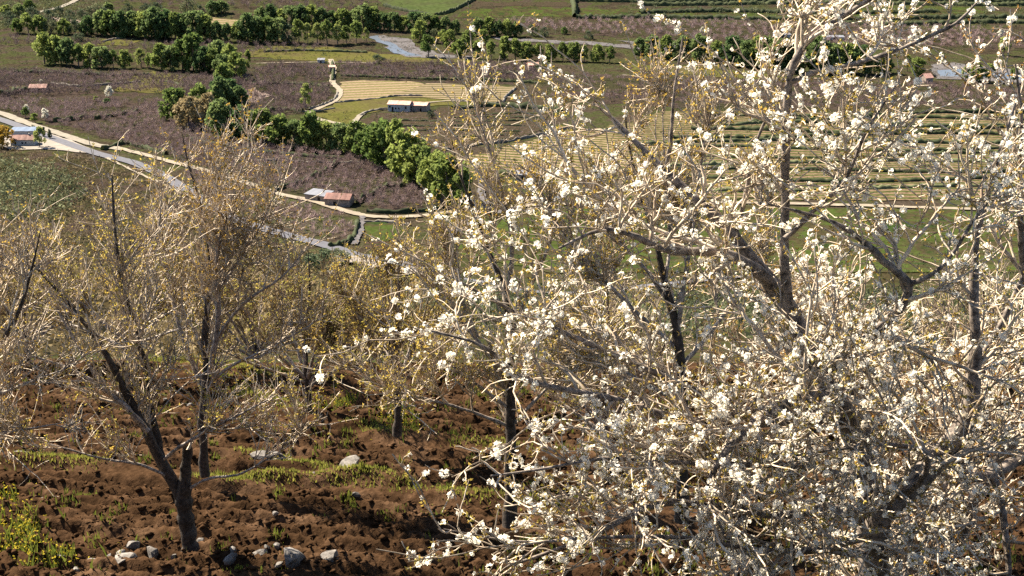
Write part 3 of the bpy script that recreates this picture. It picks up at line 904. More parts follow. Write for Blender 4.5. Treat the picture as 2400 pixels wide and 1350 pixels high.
row([(15, 25 + 12, 20), (45, 38, 22, 'deep'), (75, 50, 24, 'bush'), (70, 26, 26, 'round'), (20, 58, 24, 'bush'), (115, 55, 22, 'bush'), (140, 36, 20, 'bush'), (165, 52, 20, 'bush'), (195, 48, 22, 'bush'), (215, 42, 22, 'greybush'), (245, 48, 20, 'bush'), (255, 32, 24, 'deep'), (300, 28, 14, 'bush'), (340, 26, 14, 'bush'), (365, 34, 22, 'bush'), (440, 32, 24, 'greybush'), (470, 38, 18, 'bush'), (500, 34, 26, 'deep'), (520, 30, 22, 'deep')], 'in the far scrub at the upper left', 'bush', ['round'], name='bush', fat=1.25)


# ------------------------------------------------------------------ bare orchards and scrub (masses)
def inpoly(x, y, poly):
    ins = np.zeros(len(x), bool)
    n = len(poly)
    for i in range(n):
        x0, y0 = poly[i]
        x1, y1 = poly[(i + 1) % n]
        c = ((y0 > y) != (y1 > y)) & (x < (x1 - x0) * (y - y0) / (y1 - y0 + 1e-12) + x0)
        ins ^= c
    return ins


def scatter_pts(pix, spacing, seed, jitter=0.38, clear=False):
    poly = [G(*p)[:2] for p in pix]
    A = np.array(poly)
    x0, y0 = A.min(0)
    x1, y1 = A.max(0)
    rg = np.random.default_rng(seed)
    nx_, ny_ = int((x1 - x0) / spacing) + 1, int((y1 - y0) / spacing) + 1
    X, Y = np.meshgrid(np.arange(nx_), np.arange(ny_))
    x = x0 + (X.ravel() + 0.5 + rg.uniform(-jitter, jitter, X.size)) * spacing
    y = y0 + (Y.ravel() + 0.5 + rg.uniform(-jitter, jitter, X.size)) * spacing
    k = inpoly(x, y, poly)
    # a clearing noise makes some bare gaps
    k &= vnoise(x * 0.06 + 500, y * 0.06 + 50, seed + 1) > 0.18
    # only where the photograph could look, with a margin
    k &= (np.abs(x) < y * 0.40 + 12)
    if clear:
        for q in KEEP_CLEAR:
            k &= ~inpoly(x, y, [G(*p)[:2] for p in q])
    for P, w in ROADS:
        d2 = np.full(x.shape, 1e9)
        for p in P[::2]:
            d2 = np.minimum(d2, (x - p[0]) ** 2 + (y - p[1]) ** 2)
        k &= d2 > (w + 1.0) ** 2
    return x[k], y[k]


def bare_unit(seed, n_tw=42):
    """a leafless orchard tree of unit height as thin tapering twig blades (three-cornered)"""
    rg = np.random.default_rng(seed)
    V = []
    th = rg.random(n_tw) * 6.283
    ph = rg.random(n_tw)
    base = np.stack([0.10 * ph * np.cos(th), 0.10 * ph * np.sin(th), 0.22 + 0.25 * rg.random(n_tw)], 1)
    tip = np.stack([(0.22 + 0.36 * ph) * np.cos(th + rg.normal(0, .4, n_tw)), (0.22 + 0.36 * ph) * np.sin(th + rg.normal(0, .4, n_tw)), 0.62 + 0.42 * rg.random(n_tw) - 0.22 * ph], 1)
    mid = (base + tip) / 2 + rg.normal(0, 0.05, (n_tw, 3))
    w = 0.016 + 0.014 * rg.random(n_tw)
    sd = rg.normal(size=(n_tw, 3))
    ax = tip - base
    sd = np.cross(ax, sd)
    sd /= np.linalg.norm(sd, axis=1)[:, None]
    T = [np.stack([base - sd * w[:, None], base + sd * w[:, None], mid], 1), np.stack([base + (mid - base) * .6, mid + sd * w[:, None] * 1.2, tip], 1)]
    # side twigs
    for q in range(2):
        s2 = rg.normal(size=(n_tw, 3))
        s2 /= np.linalg.norm(s2, axis=1)[:, None]
        f = rg.random((n_tw, 1))
        b = mid + (tip - mid) * f
        e = b + s2 * 0.17 + np.array([0, 0, 0.05])
        T.append(np.stack([b - sd * 0.013, b + sd * 0.013, e], 1))
    # trunk
    for a in range(3):
        c, s = math.cos(a * 2.1), math.sin(a * 2.1)
        T.append(np.array([[[0.035 * c, 0.035 * s, -0.05], [-0.035 * s, 0.035 * c, -0.05], [0.01, 0, 0.4]]]))
    T = np.concatenate(T)
    return T.reshape(-1, 3)


def clump_unit(seed, n=60, leaf=0.13):
    rg = np.random.default_rng(seed)
    d = rg.normal(size=(n, 3))
    d /= np.linalg.norm(d, axis=1)[:, None]
    P = d * (0.25 + 0.27 * rg.random((n, 1)) ** 0.5) * np.array([1.1, 1.1, 0.9]) + np.array([0, 0, 0.45])
    a = rg.normal(size=(n, 3))
    b = rg.normal(size=(n, 3))
    a /= np.linalg.norm(a, axis=1)[:, None]
    b /= np.linalg.norm(b, axis=1)[:, None]
    s = leaf * (0.5 + rg.random((n, 1)))
    return np.stack([P, P + a * s, P + b * s], 1).reshape(-1, 3)


def mass(name, pts, kind, hs, m, label, seed, wide=1.0):
    x, y = pts
    rg = np.random.default_rng(seed)
    units = UNITS[kind]
    n = len(x)
    z = prof(y)
    h = rg.uniform(hs[0], hs[1], n)
    a = rg.random(n) * 6.283
    ui = rg.integers(0, len(units), n)
    out = []
    for k, U in enumerate(units):
        s = ui == k
        if not s.any():
            continue
        ca, sa = np.cos(a[s])[:, None], np.sin(a[s])[:, None]
        hh = h[s][:, None]
        X = (U[None, :, 0] * ca - U[None, :, 1] * sa) * hh * wide + x[s][:, None]
        Y = (U[None, :, 0] * sa + U[None, :, 1] * ca) * hh * wide + y[s][:, None]
        Z = U[None, :, 2] * hh + z[s][:, None]
        out.append(np.stack([X, Y, Z], -1).reshape(-1, 3))
    V = np.concatenate(out)
    o = link(name, np_mesh(name, V, np.arange(len(V)).reshape(-1, 3), M[m]))
    return tag(o, label, kind='stuff')


UNITS = {'bare': [bare_unit(s, 26) for s in range(6)], 'bush': [clump_unit(s, 34, .16) for s in range(20, 26)], 'tuft': [clump_unit(s, 11, .30) for s in range(30, 36)]}
NEAR_SCRUB = [('scrub', [(-60, 640), (300, 650), (700, 660), (1100, 690), (1100, 842), (-60, 842)], 3.0, (1.0, 2.8), 'scrub', 'rough brown brush on the steep slope just below the terrace')]
orch = [
    ('bare_orchard', [(-40, 165), (560, 185), (640, 152), (778, 156), (775, 235), (720, 262), (560, 300), (480, 315), (440, 310), (380, 240), (420, 220), (260, 165 + 50), (-40, 240)], 4.6, (3.4, 5.2), 'plum grey bare orchard on the left valley floor'),
    ('bare_orchard', [(-40, 236), (390, 242), (480, 322), (850, 374), (1050, 482), (900, 496), (640, 442), (430, 378), (100, 285), (-40, 250)], 4.2, (3.0, 4.6), 'plum grey bare orchard between road and stream trees'),
    ('bare_orchard', [(790, 150), (1280, 152), (1300, 196), (1000, 190), (800, 184)], 4.8, (3.4, 5.2), 'plum grey bare orchard beyond the tan field'),
    ('bare_orchard', [(420, 398), (640, 462), (850, 518), (830, 570), (640, 536), (450, 445)], 4.6, (3.0, 4.6), 'bare orchard between dirt road and asphalt road'),
    ('bare_orchard', [(1300, 178), (1700, 190), (2440, 205), (2440, 256), (1900, 256), (1560, 246), (1290, 232)], 6.0, (3.0, 4.6), 'bare orchard right of centre behind the blossom'),
    ('bare_orchard', [(1180, 50), (1500, 46), (1900, 60), (2440, 70), (2440, 118), (1900, 108), (1560, 90), (1240, 72)], 7.0, (3.6, 5.6), 'bare orchard across the river under the terraces'),
    ('bare_orchard', [(-40, 86), (230, 100), (560, 105), (860, 112), (700, 128), (560, 130), (100, 110), (-40, 108)], 7.0, (3.6, 5.4), 'bare orchard between the two far tree belts'),
    ('bare_orchard', [(250, -15), (880, -15), (860, 25), (640, 24), (520, 16), (280, 16)], 8.5, (4, 6.5), 'bare orchard on the far left slope'),
]
for i, (nm, pix, sp, hs, lab) in enumerate(orch):
    mass(nm, scatter_pts(pix, sp, 40 + i), 'bare', hs, 'bare_twigs', lab, 60 + i)
scr = NEAR_SCRUB + [
    ('scrub', [(-40, 352), (230, 374), (420, 458), (600, 548), (790, 612), (800, 680), (700, 760), (-60, 800)], 4.4, (2.2, 4.8), 'scrub', 'brown olive scrub on the slope below the house'),
    ('scrub', [(-40, 380), (160, 400), (200, 470), (120, 520), (-40, 520)], 4.2, (4, 7), 'scrub_green', 'grey green thicket at the left edge below the house'),
    ('scrub', [(690, 640), (900, 640), (1180, 660), (1500, 690), (2400, 680), (2400, 800), (700, 800)], 4.2, (1.6, 3.4), 'scrub_green', 'grey green scrub on the slope below the road'),
    ('scrub', [(-40, -20), (260, -20), (250, 60), (-40, 70)], 8.5, (4, 7), 'scrub_green', 'blue green scrub at the far upper left'),
    ('scrub', [(1480, 10), (2440, -10), (2440, 60), (1900, 58), (1400, 44)], 10.0, (2.5, 5), 'scrub_green', 'dark scrub on the far right terraces'),
    ('scrub', [(560, 150), (780, 158), (780, 260), (560, 300)], 11.0, (2, 4), 'scrub_green', 'low green scrub among orchards in the middle'),
    ('scrub', [(1480, 262), (2440, 262), (2440, 470), (1480, 465)], 8.0, (1.0, 2.4), 'scrub_green', 'low bushes on the right hillside terraces'),
    ('scrub', [(870, 262), (1290, 255), (1260, 318), (1040, 350), (860, 300)], 4.2, (0.9, 1.8), 'bare_twigs', 'low vines in the brown vineyard'),
]
KEEP_CLEAR = [[(735, 262), (785, 190), (1215, 200), (1260, 252), (900, 262)], [(860, -15), (1130, -15), (1030, 40)], [(270, 30), (600, 48), (590, 64), (280, 44)]]
scr += [
    ('valley_scrub', [(-60, 30), (2460, 30), (2460, 262), (1300, 262), (1290, 330), (1080, 480), (400, 375), (-60, 250)], 5.2, (.5, 1.7), 'scrub', 'low brown weeds and stubble over the whole valley floor'),
    ('valley_scrub', [(-60, -10), (2460, -10), (2460, 262), (1300, 262), (1290, 330), (1080, 480), (400, 375), (-60, 250)], 9.0, (.7, 2.6), 'scrub_green', 'low green bushes dotted over the whole valley floor'),
    ('valley_scrub', [(1060, 500), (2460, 500), (2460, 650), (1300, 650), (1060, 600)], 3.0, (.4, 1.4), 'scrub_green', 'tussocks over the green meadow behind the blossom'),
]
for i, (nm, pix, sp, hs, m, lab) in enumerate(scr):
    mass(nm, scatter_pts(pix, sp, 140 + i, 0.48, nm == 'valley_scrub'), 'tuft' if nm == 'valley_scrub' else 'bush', hs, m, lab, 160 + i, 1.15)


# ------------------------------------------------------------------ near trees: limbs laid out by hand, twigs grown from them
def resample(pts, k):
    Q = catmull(pts, 80)
    L = np.concatenate([[0], np.cumsum(np.linalg.norm(np.diff(Q[:, :3], axis=0), axis=1))])
    t = np.linspace(0, L[-1], k)
    return np.stack([np.interp(t, L, Q[:, i]) for i in range(Q.shape[1])], 1)


def limb(spec, k=26):
    """spec: (px, py, distance, radius in m)"""
    pts = [np.append(at(p[0], p[1], p[2]), p[3]) for p in spec]
    Q = resample(pts, k)
    return Q[:, :3], Q[:, 3]


def grow(P, R, n, rg, k=7, length=1.0, sd=0.35, ang=40, tlo=0.15, thi=1.0, up=0.3, wig=0.12, rs=0.6, rmax=0.02, rtip=0.003, wt=None, bias=(0, 0, 0), shorten=0.5):
    Mn, kk, _ = P.shape
    L = np.linalg.norm(np.diff(P, axis=1), axis=2).sum(1)
    w = L if wt is None else L * wt
    pi = rg.choice(Mn, n, p=w / w.sum())
    t = tlo + (thi - tlo) * rg.random(n)
    f = t * (kk - 1)
    i = np.minimum(f.astype(int), kk - 2)
    u = (f - i)[:, None]
    pos = P[pi, i] * (1 - u) + P[pi, i + 1] * u
    rad = R[pi, i] * (1 - u[:, 0]) + R[pi, i + 1] * u[:, 0]
    T = P[pi, i + 1] - P[pi, i]
    T /= np.linalg.norm(T, axis=1)[:, None] + 1e-9
    q = np.cross(T, rg.normal(size=(n, 3)))
    q /= np.linalg.norm(q, axis=1)[:, None] + 1e-9
    a = np.radians(rg.normal(ang, ang * 0.3, n))[:, None]
    D = T * np.cos(a) + q * np.sin(a) + np.array([0, 0, up * 0.5]) + np.array(bias)
    D /= np.linalg.norm(D, axis=1)[:, None]
    ln = length * np.exp(rg.normal(0, sd, n)) * (1 - shorten * t)
    out = np.empty((n, k, 3))
    out[:, 0] = pos
    for j in range(1, k):
        D = D + np.array([0, 0, up / (k - 1)]) + np.array(bias) / (k - 1) + rg.normal(0, wig, (n, 3))
        D /= np.linalg.norm(D, axis=1)[:, None]
        out[:, j] = out[:, j - 1] + D * (ln / (k - 1))[:, None]
    r0 = np.minimum(rad * rs, rmax)
    r0 = np.maximum(r0, rtip * 1.3)
    s = np.linspace(0, 1, k)[None]
    RR = r0[:, None] * (1 - s) ** 0.8 + rtip * s
    return out, RR


def sample_on(P, n, rg, tlo=0.2, thi=1.0, wt=None):
    Mn, kk, _ = P.shape
    L = np.linalg.norm(np.diff(P, axis=1), axis=2).sum(1)
    if wt is not None:
        L = L * wt
    pi = rg.choice(Mn, n, p=L / L.sum())
    f = (tlo + (thi - tlo) * rg.random(n)) * (kk - 1)
    i = np.minimum(f.astype(int), kk - 2)
    u = (f - i)[:, None]
    pos = P[pi, i] * (1 - u) + P[pi, i + 1] * u
    T = P[pi, i + 1] - P[pi, i]
    T /= np.linalg.norm(T, axis=1)[:, None] + 1e-9
    return pos, T


def rand_unit(rg, n):
    d = rg.normal(size=(n, 3))
    return d / np.linalg.norm(d, axis=1)[:, None]


def bud_mesh(name, pos, T, rg, size, m, per=2):
    """opening buds: little pointed scales standing off the twig in twos and threes"""
    n = len(pos)
    pos = np.repeat(pos, per, 0)
    T = np.repeat(T, per, 0)
    N = len(pos)
    q = np.cross(T, rg.normal(size=(N, 3)))
    q /= np.linalg.norm(q, axis=1)[:, None] + 1e-9
    d = q * 0.8 + T * 0.5
    d /= np.linalg.norm(d, axis=1)[:, None]
    s = size * (0.5 + rg.random(N))[:, None]
    a = np.cross(d, rand_unit(rg, N))
    a /= np.linalg.norm(a, axis=1)[:, None] + 1e-9
    b = np.cross(d, a)
    c = pos + d * s * 0.6
    V = np.stack([pos, c + a * s * .42, pos + d * s * 1.6 + b * s * .3, c - a * s * .42], 1)
    return np_mesh(name, V.reshape(-1, 3), np.arange(N * 4).reshape(-1, 4), m)


def blossom_unit(seed, nf=6):
    """a spur of cherry blossom: open five-petalled flowers round a common point, about 0.5 units in radius"""
    rg = np.random.default_rng(seed)
    Vs = []
    dirs = rand_unit(rg, nf * 3)
    keep = [dirs[0]]
    for d in dirs[1:]:
        if len(keep) < nf and min(np.linalg.norm(d - q) for q in keep) > 0.5:
            keep.append(d)
    for d in keep:
        c = d * (0.26 + 0.12 * rg.random())
        a = np.cross(d, rand_unit(rg, 1)[0])
        a /= np.linalg.norm(a)
        b = np.cross(d, a)
        s = 0.27 + 0.07 * rg.random()
        cup = 0.12 + 0.5 * rg.random()
        for p in range(5):
            t = p * 2 * math.pi / 5 + rg.normal(0, .08)
            e = a * math.cos(t) + b * math.sin(t)
            g = -a * math.sin(t) + b * math.cos(t)
            tip = c + e * s + d * s * cup
            Vs.append([c, c + e * s * .66 + g * s * .48 + d * s * cup * .45, tip, c + e * s * .66 - g * s * .48 + d * s * cup * .45])
    V = np.array(Vs).reshape(-1, 3)
    return V


BLU = [blossom_unit(s) for s in range(6)] + [blossom_unit(30 + s, 4) for s in range(3)]


def build_tree(name, label, limbs, levels, seed, bark='bark_pale', twig='twig', bud='bud', nbud=4000, budsize=0.03, blossoms=0, bl_parts=0, bl_size=0.06, base_idx=0, k=26, bud_t=0.15, group=None, w0=None):
    rg = np.random.default_rng(seed)
    LP = [limb(l, k) for l in limbs]
    base = LP[0][0][0]
    t = thing(name, base, label, 'tree', group)
    for i, (P, R) in enumerate(LP):
        # knobbly bark outline
        Rn = R * (1 + 0.10 * np.sin(np.arange(k) * 1.9 + i) + rg.normal(0, 0.07, k))
        Pn = P + rg.normal(0, 1, P.shape) * (R * 0.10)[:, None]
        V, Fa = tubes(Pn[None], Rn[None], 9 if R.max() > 0.03 else 6)
        # close the far end
        nm = 'trunk' if i == 0 else 'branch'
        me = np_mesh(nm, V - base, Fa, M['bark_dark'] if bark == 'bark_dark' and (i == 0 or R[0] > .068) else M['bark_limb' if bark == 'bark_limb' else 'bark_pale'], True)
        link(nm, me, t)
    P0 = np.stack([l[0] for l in LP])
    R0 = np.stack([l[1] for l in LP])
    P, R = P0, R0
    twigP = []
    parts = []
    w = None
    for li, lv in enumerate(levels):
        if lv.get('all'):
            # grow from everything so far
            k2 = 7
            PP = np.concatenate([p if p.shape[1] == k2 else p[:, np.linspace(0, p.shape[1] - 1, k2).round().astype(int)] for p in twigP])
            RR = np.concatenate([r if r.shape[1] == k2 else r[:, np.linspace(0, r.shape[1] - 1, k2).round().astype(int)] for r in twigR])
        else:
            PP, RR = P, R
        a = {q: v for q, v in lv.items() if q not in ('all', 'sides')}
        P, R = grow(PP, RR, rg=rg, wt=(np.array(w0) if li == 0 and w0 is not None else None), **a)
        if li == 0:
            twigR = []
        twigP.append(P)
        twigR.append(R)
        parts.append(tubes(P, R, lv.get('sides', 4)))
    V, Fa = merge(parts)
    o = link('twigs', np_mesh('twigs', V - base, Fa, M[twig], True), t)
    tag(o, kind='stuff')
    fineP = np.concatenate([p[:, np.linspace(0, p.shape[1] - 1, 6).round().astype(int)] for p in twigP[-2:]])
    if nbud:
        pos, T = sample_on(fineP, nbud, rg, bud_t, 1.0)
        o = link('buds', bud_mesh('buds', pos - base, T, rg, budsize, M[bud], 3), t)
        tag(o, kind='stuff')
    if blossoms:
        wt = None
        pos, T = sample_on(fineP, blossoms, rg, 0.25, 1.0, wt)
        pos = pos + rand_unit(rg, blossoms) * 0.012
        d = np.linalg.norm(pos, axis=1)
        sz = bl_size * (0.55 + 0.95 * rg.random(blossoms) ** 1.5)
        # those that show largest and lie inside the picture come first
        u = pos @ Uv
        f = pos @ Fv
        ix = np.abs(pos[:, 0] / f) < 0.355
        iy = np.abs(u / f) < 0.2
        order = np.argsort(-(sz / d) * (ix & iy))
        meshes = []
        for U in BLU:
            meshes.append(np_mesh('blossom', U, np.arange(len(U)).reshape(-1, 4), M['blossom']))
        for q in order[:bl_parts]:
            b = bpy.data.objects.new('blossom', meshes[int(rg.integers(len(meshes)))])
            C.objects.link(b)
            b.parent = t
            b.location = pos[q] - base
            b.scale = (sz[q],) * 3
            b.rotation_euler = tuple(rg.random(3) * 6.28)
        rest = order[bl_parts:]
        if len(rest):
            ui = rg.integers(0, len(BLU), len(rest))
            outs = []
            for kk, U in enumerate(BLU):
                s = rest[ui == kk]
                if not len(s):
                    continue
                ax = rand_unit(rg, len(s))
                bx = np.cross(ax, rand_unit(rg, len(s)))
                bx /= np.linalg.norm(bx, axis=1)[:, None]
                cx_ = np.cross(ax, bx)
                Rm = np.stack([ax, bx, cx_], 1)
                Vv = np.einsum('vi,nij->nvj', U, Rm) * sz[s][:, None, None] + (pos[s] - base)[:, None, :]
                outs.append(Vv.reshape(-1, 3))
            V = np.concatenate(outs)
            o = link('blossom_mass', np_mesh('blossom_mass', V, np.arange(len(V)).reshape(-1, 4), M['blossom']), t)
            tag(o, kind='stuff')
    return t


# -- the blossoming tree in front on the right
BL = [
    [(2100, 1800, 9.0, .17), (2075, 1560, 9.0, .125), (2050, 1350, 9.05, .105), (2030, 1200, 9.1, .095), (2015, 1060, 9.15, .088), (1975, 965, 9.2, .082), (1905, 860, 9.3, .076), (1855, 735, 9.4, .070), (1800, 655, 9.5, .056), (1700, 530, 9.6, .042), (1600, 440, 9.7, .034), (1520, 365, 9.8, .026), (1445, 285, 9.9, .016), (1390, 240, 10.0, .008)],
    [(1815, 672, 9.45, .05), (1755, 620, 9.3, .042), (1680, 592, 9.2, .034), (1565, 586, 9.0, .026), (1470, 547, 8.9, .019), (1400, 541, 8.8, .014), (1310, 582, 8.7, .008)],
    [(1848, 715, 9.4, .040), (1838, 600, 9.35, .033), (1840, 420, 9.3, .029), (1846, 230, 9.25, .027), (1860, 150, 9.2, .024), (1900, 90, 9.2, .021), (1970, 42, 9.15, .019), (2050, -10, 9.1, .017), (2150, -90, 9.1, .010)],
    [(1850, 195, 9.25, .022), (1900, 172, 9.2, .019), (2000, 150, 9.1, .017), (2100, 118, 9.0, .015), (2170, 88, 8.95, .013), (2240, 55, 8.9, .011), (2300, -5, 8.9, .006)],
    [(2030, 1015, 9.1, .055), (1960, 935, 8.9, .046), (1890, 930, 8.7, .042), (1820, 958, 8.5, .038), (1760, 1000, 8.3, .032), (1700, 1060, 8.1, .024), (1660, 1150, 8.0, .016), (1700, 1260, 7.9, .008)],
    [(1990, 985, 9.2, .050), (1850, 985, 9.0, .040), (1700, 995, 8.8, .034), (1560, 975, 8.7, .028), (1440, 935, 8.6, .024), (1330, 915, 8.5, .020), (1220, 885, 8.4, .016), (1130, 810, 8.3, .012), (1010, 775, 8.3, .006)],
    [(1760, 992, 8.9, .032), (1680, 945, 8.9, .028), (1600, 902, 8.9, .025), (1440, 832, 8.9, .021), (1300, 770, 8.8, .017), (1190, 722, 8.8, .013), (1060, 650, 8.8, .006)],
    [(2035, 1215, 9.1, .055), (1950, 1195, 8.9, .046), (1880, 1198, 8.7, .040), (1800, 1203, 8.5, .034), (1690, 1190, 8.3, .028), (1540, 1182, 8.1, .022), (1420, 1240, 8.0, .017), (1300, 1290, 7.9, .012), (1180, 1330, 7.8, .007)],
    [(2060, 1420, 9.05, .10), (2050, 1300, 9.0, .09), (2060, 1215, 8.95, .085), (2115, 1155, 8.95, .082), (2185, 1090, 9.0, .080), (2240, 1030, 9.05, .072), (2272, 960, 9.1, .060), (2286, 850, 9.15, .045), (2284, 720, 9.2, .035), (2282, 620, 9.25, .030), (2296, 520, 9.3, .024), (2330, 400, 9.35, .016), (2380, 240, 9.4, .008)],
    [(1905, 890, 9.25, .045), (1990, 835, 9.1, .040), (2045, 782, 9.0, .036), (2095, 738, 8.9, .032), (2120, 705, 8.85, .030), (2130, 665, 8.8, .028), (2078, 617, 8.75, .024), (2030, 572, 8.7, .020), (1990, 540, 8.7, .016), (1930, 512, 8.7, .012), (1800, 478, 8.6, .006)],
    [(2132, 668, 8.8, .020), (2190, 640, 8.7, .016), (2235, 590, 8.7, .014), (2280, 520, 8.7, .010), (2350, 430, 8.7, .005)],
    [(2107, 1167, 8.8, .026), (2160, 1125, 8.6, .024), (2176, 1070, 8.5, .022), (2140, 1048, 8.4, .018), (2060, 1042, 8.3, .014), (1950, 1055, 8.2, .009), (1850, 1070, 8.1, .005)],
    [(1720, 560, 9.6, .020), (1745, 470, 9.6, .016), (1762, 380, 9.6, .013), (1790, 290, 9.6, .010), (1850, 200, 9.6, .005)],
    [(1560, 400, 9.75, .018), (1572, 330, 9.7, .014), (1580, 220, 9.7, .010), (1600, 90, 9.7, .005)],
    [(1840, 560, 9.3, .022), (1900, 500, 9.2, .018), (1980, 420, 9.1, .014), (2030, 310, 9.0, .010), (2100, 200, 9.0, .005)],
    [(2000, 1120, 9.1, .03), (1900, 1095, 8.7, .024), (1760, 1090, 8.4, .02), (1600, 1085, 8.2, .016), (1420, 1075, 8.0, .012), (1270, 1100, 7.9, .009), (1150, 1115, 7.8, .005)],
    [(2030, 1300, 9.0, .034), (1930, 1290, 8.5, .026), (1780, 1290, 8.2, .02), (1600, 1260, 8.0, .015), (1400, 1260, 7.8, .011), (1220, 1270, 7.7, .008), (1040, 1240, 7.6, .004)],
]
build_tree('blossoming_cherry_tree', 'big cherry tree in white blossom filling the right foreground', BL,
           [dict(n=170, k=10, length=.95, sd=.35, ang=48, tlo=.2, up=.28, wig=.16, rs=.6, rmax=.018, rtip=.006, sides=5, shorten=.85),
            dict(n=800, k=8, length=.6, sd=.4, ang=42, tlo=.15, up=.12, wig=.18, rs=.65, rmax=.0095, rtip=.0045, sides=3, bias=(-.05, -.05, 0)),
            dict(n=1900, k=6, length=.34, sd=.45, ang=45, tlo=.15, up=.05, wig=.2, rs=.7, rmax=.0062, rtip=.0034, all=True, sides=3),
            dict(n=1700, k=5, length=.14, sd=.4, ang=50, tlo=.1, up=.05, wig=.2, rs=.7, rmax=.0045, rtip=.003, all=True, sides=3)],
           11, 'bark_limb', 'twig', 'bud', 11000, .0135, 5200, 300, .042,
           w0=[.7, .9, .7, .7, 1.2, 1.2, 1.1, 1.4, .8, 1.0, 1.1, 1.1, .9, .8, 1.0, 1.5, 1.6])

BR = [
    [(2230, 1800, 10.2, .14), (2180, 1560, 10.2, .11), (2140, 1400, 10.2, .085), (2140, 1300, 10.2, .078), (2165, 1195, 10.25, .066), (2215, 1140, 10.3, .058), (2300, 1060, 10.4, .048), (2420, 990, 10.5, .034), (2540, 880, 10.6, .018)],
    [(2195, 1460, 10.2, .075), (2230, 1300, 10.1, .062), (2270, 1200, 10.1, .055), (2330, 1090, 10.1, .045), (2420, 980, 10.1, .034), (2500, 850, 10.1, .02)],
    [(2440, 1062, 9.8, .05), (2385, 1080, 9.7, .044), (2325, 1112, 9.6, .04), (2270, 1122, 9.5, .03), (2220, 1118, 9.4, .022), (2160, 1090, 9.3, .012)],
    [(2325, 1112, 9.6, .034), (2345, 1180, 9.5, .03), (2358, 1260, 9.4, .026), (2366, 1360, 9.3, .02)],
    [(2480, 900, 10.4, .04), (2430, 760, 10.3, .034), (2400, 640, 10.2, .028), (2390, 480, 10.1, .022), (2395, 300, 10.0, .014), (2380, 150, 10.0, .006)],
    [(2250, 900, 10.2, .030), (2310, 820, 10.2, .026), (2362, 730, 10.2, .022), (2400, 640, 10.2, .018), (2450, 520, 10.2, .01)],
    [(2150, 1260, 10.2, .045), (2100, 1180, 10.3, .036), (2040, 1080, 10.5, .03), (1990, 960, 10.6, .024), (1960, 840, 10.7, .016), (1950, 700, 10.8, .008)],
]
build_tree('blossoming_cherry_tree', 'many stemmed cherry tree in white blossom at the right edge', BR,
           [dict(n=60, k=9, length=1.1, sd=.35, ang=45, tlo=.25, up=.4, wig=.15, rs=.6, rmax=.018, rtip=.006, sides=5, shorten=.7),
            dict(n=300, k=8, length=.7, sd=.4, ang=42, tlo=.15, up=.16, wig=.18, rs=.65, rmax=.0095, rtip=.0045, sides=3),
            dict(n=900, k=6, length=.4, sd=.45, ang=45, tlo=.15, up=.05, wig=.2, rs=.7, rmax=.008, rtip=.0045, all=True, sides=3),
            dict(n=1000, k=5, length=.17, sd=.4, ang=50, tlo=.1, up=.05, wig=.2, rs=.7, rmax=.006, rtip=.004, all=True, sides=3)],
           12, 'bark_limb', 'twig', 'bud', 4500, .0135, 2200, 200, .044)

# -- budding trees further down the terrace
TW = lambda a, b, c, s=1.0: [dict(n=int(a), k=8, length=1.05 * s, sd=.35, ang=36, tlo=.22, up=.4, wig=.10, rs=.65, rmax=.028, rtip=.008, sides=5, shorten=.8),
                             dict(n=int(b), k=6, length=.7 * s, sd=.4, ang=38, tlo=.12, up=.3, wig=.12, rs=.7, rmax=.015, rtip=.006, sides=3, shorten=.6),
                             dict(n=int(c), k=5, length=.38 * s, sd=.45, ang=42, tlo=.1, up=.2, wig=.14, rs=.7, rmax=.0075, rtip=.004, all=True, sides=3),
                             dict(n=int(c * .6), k=4, length=.2 * s, sd=.4, ang=42, tlo=.1, up=.1, wig=.12, rs=.7, rmax=.0055, rtip=.0035, all=True, sides=3)]


def thin(limbs, f, k0=1):
    """slimmer limbs"""
    return [[(p[0], p[1], p[2], max(.006, p[3] * (f if i >= k0 else f * 1.1))) for p in l] for i, l in enumerate(limbs)]


T1 = [
    [(448, 1335, 20.0, .165), (446, 1290, 20.0, .14), (438, 1220, 20.0, .125), (430, 1160, 20.0, .12), (434, 1110, 20.0, .085), (438, 1075, 20.0, .078), (440, 1050, 20.0, .076)],
    [(432, 1200, 20.0, .10), (412, 1140, 20.0, .09), (390, 1105, 20.0, .085), (365, 1055, 20.0, .075), (330, 985, 19.9, .066), (285, 900, 19.8, .055), (230, 800, 19.7, .042), (150, 700, 19.6, .026), (60, 600, 19.5, .010)],
    [(395, 1110, 20.0, .07), (375, 1050, 20.1, .062), (356, 965, 20.2, .056), (345, 880, 20.3, .05), (315, 770, 20.4, .04), (285, 650, 20.5, .030), (268, 520, 20.6, .020), (262, 410, 20.7, .010)],
    [(345, 1010, 19.9, .05), (290, 950, 19.7, .042), (200, 885, 19.5, .032), (100, 842, 19.3, .02), (0, 825, 19.1, .010)],
    [(380, 1080, 20.0, .030), (425, 1045, 19.8, .028), (500, 1003, 19.6, .022), (580, 962, 19.5, .016), (650, 925, 19.4, .008)],
    [(435, 1150, 20.0, .026), (490, 1122, 19.8, .022), (560, 1112, 19.6, .018), (620, 1080, 19.5, .014), (690, 1035, 19.4, .009), (720, 985, 19.3, .005)],
    [(350, 900, 20.3, .04), (330, 820, 20.6, .034), (318, 730, 20.9, .028), (330, 640, 21.1, .02), (370, 540, 21.3, .012), (380, 430, 21.4, .006)],
    [(400, 1120, 20.0, .028), (330, 1090, 19.7, .024), (240, 1075, 19.4, .018), (150, 1050, 19.2, .012), (40, 1020, 19.0, .006)],
    [(300, 930, 19.9, .035), (240, 900, 20.2, .028), (170, 790, 20.4, .02), (120, 690, 20.6, .014), (90, 600, 20.7, .007)],
]
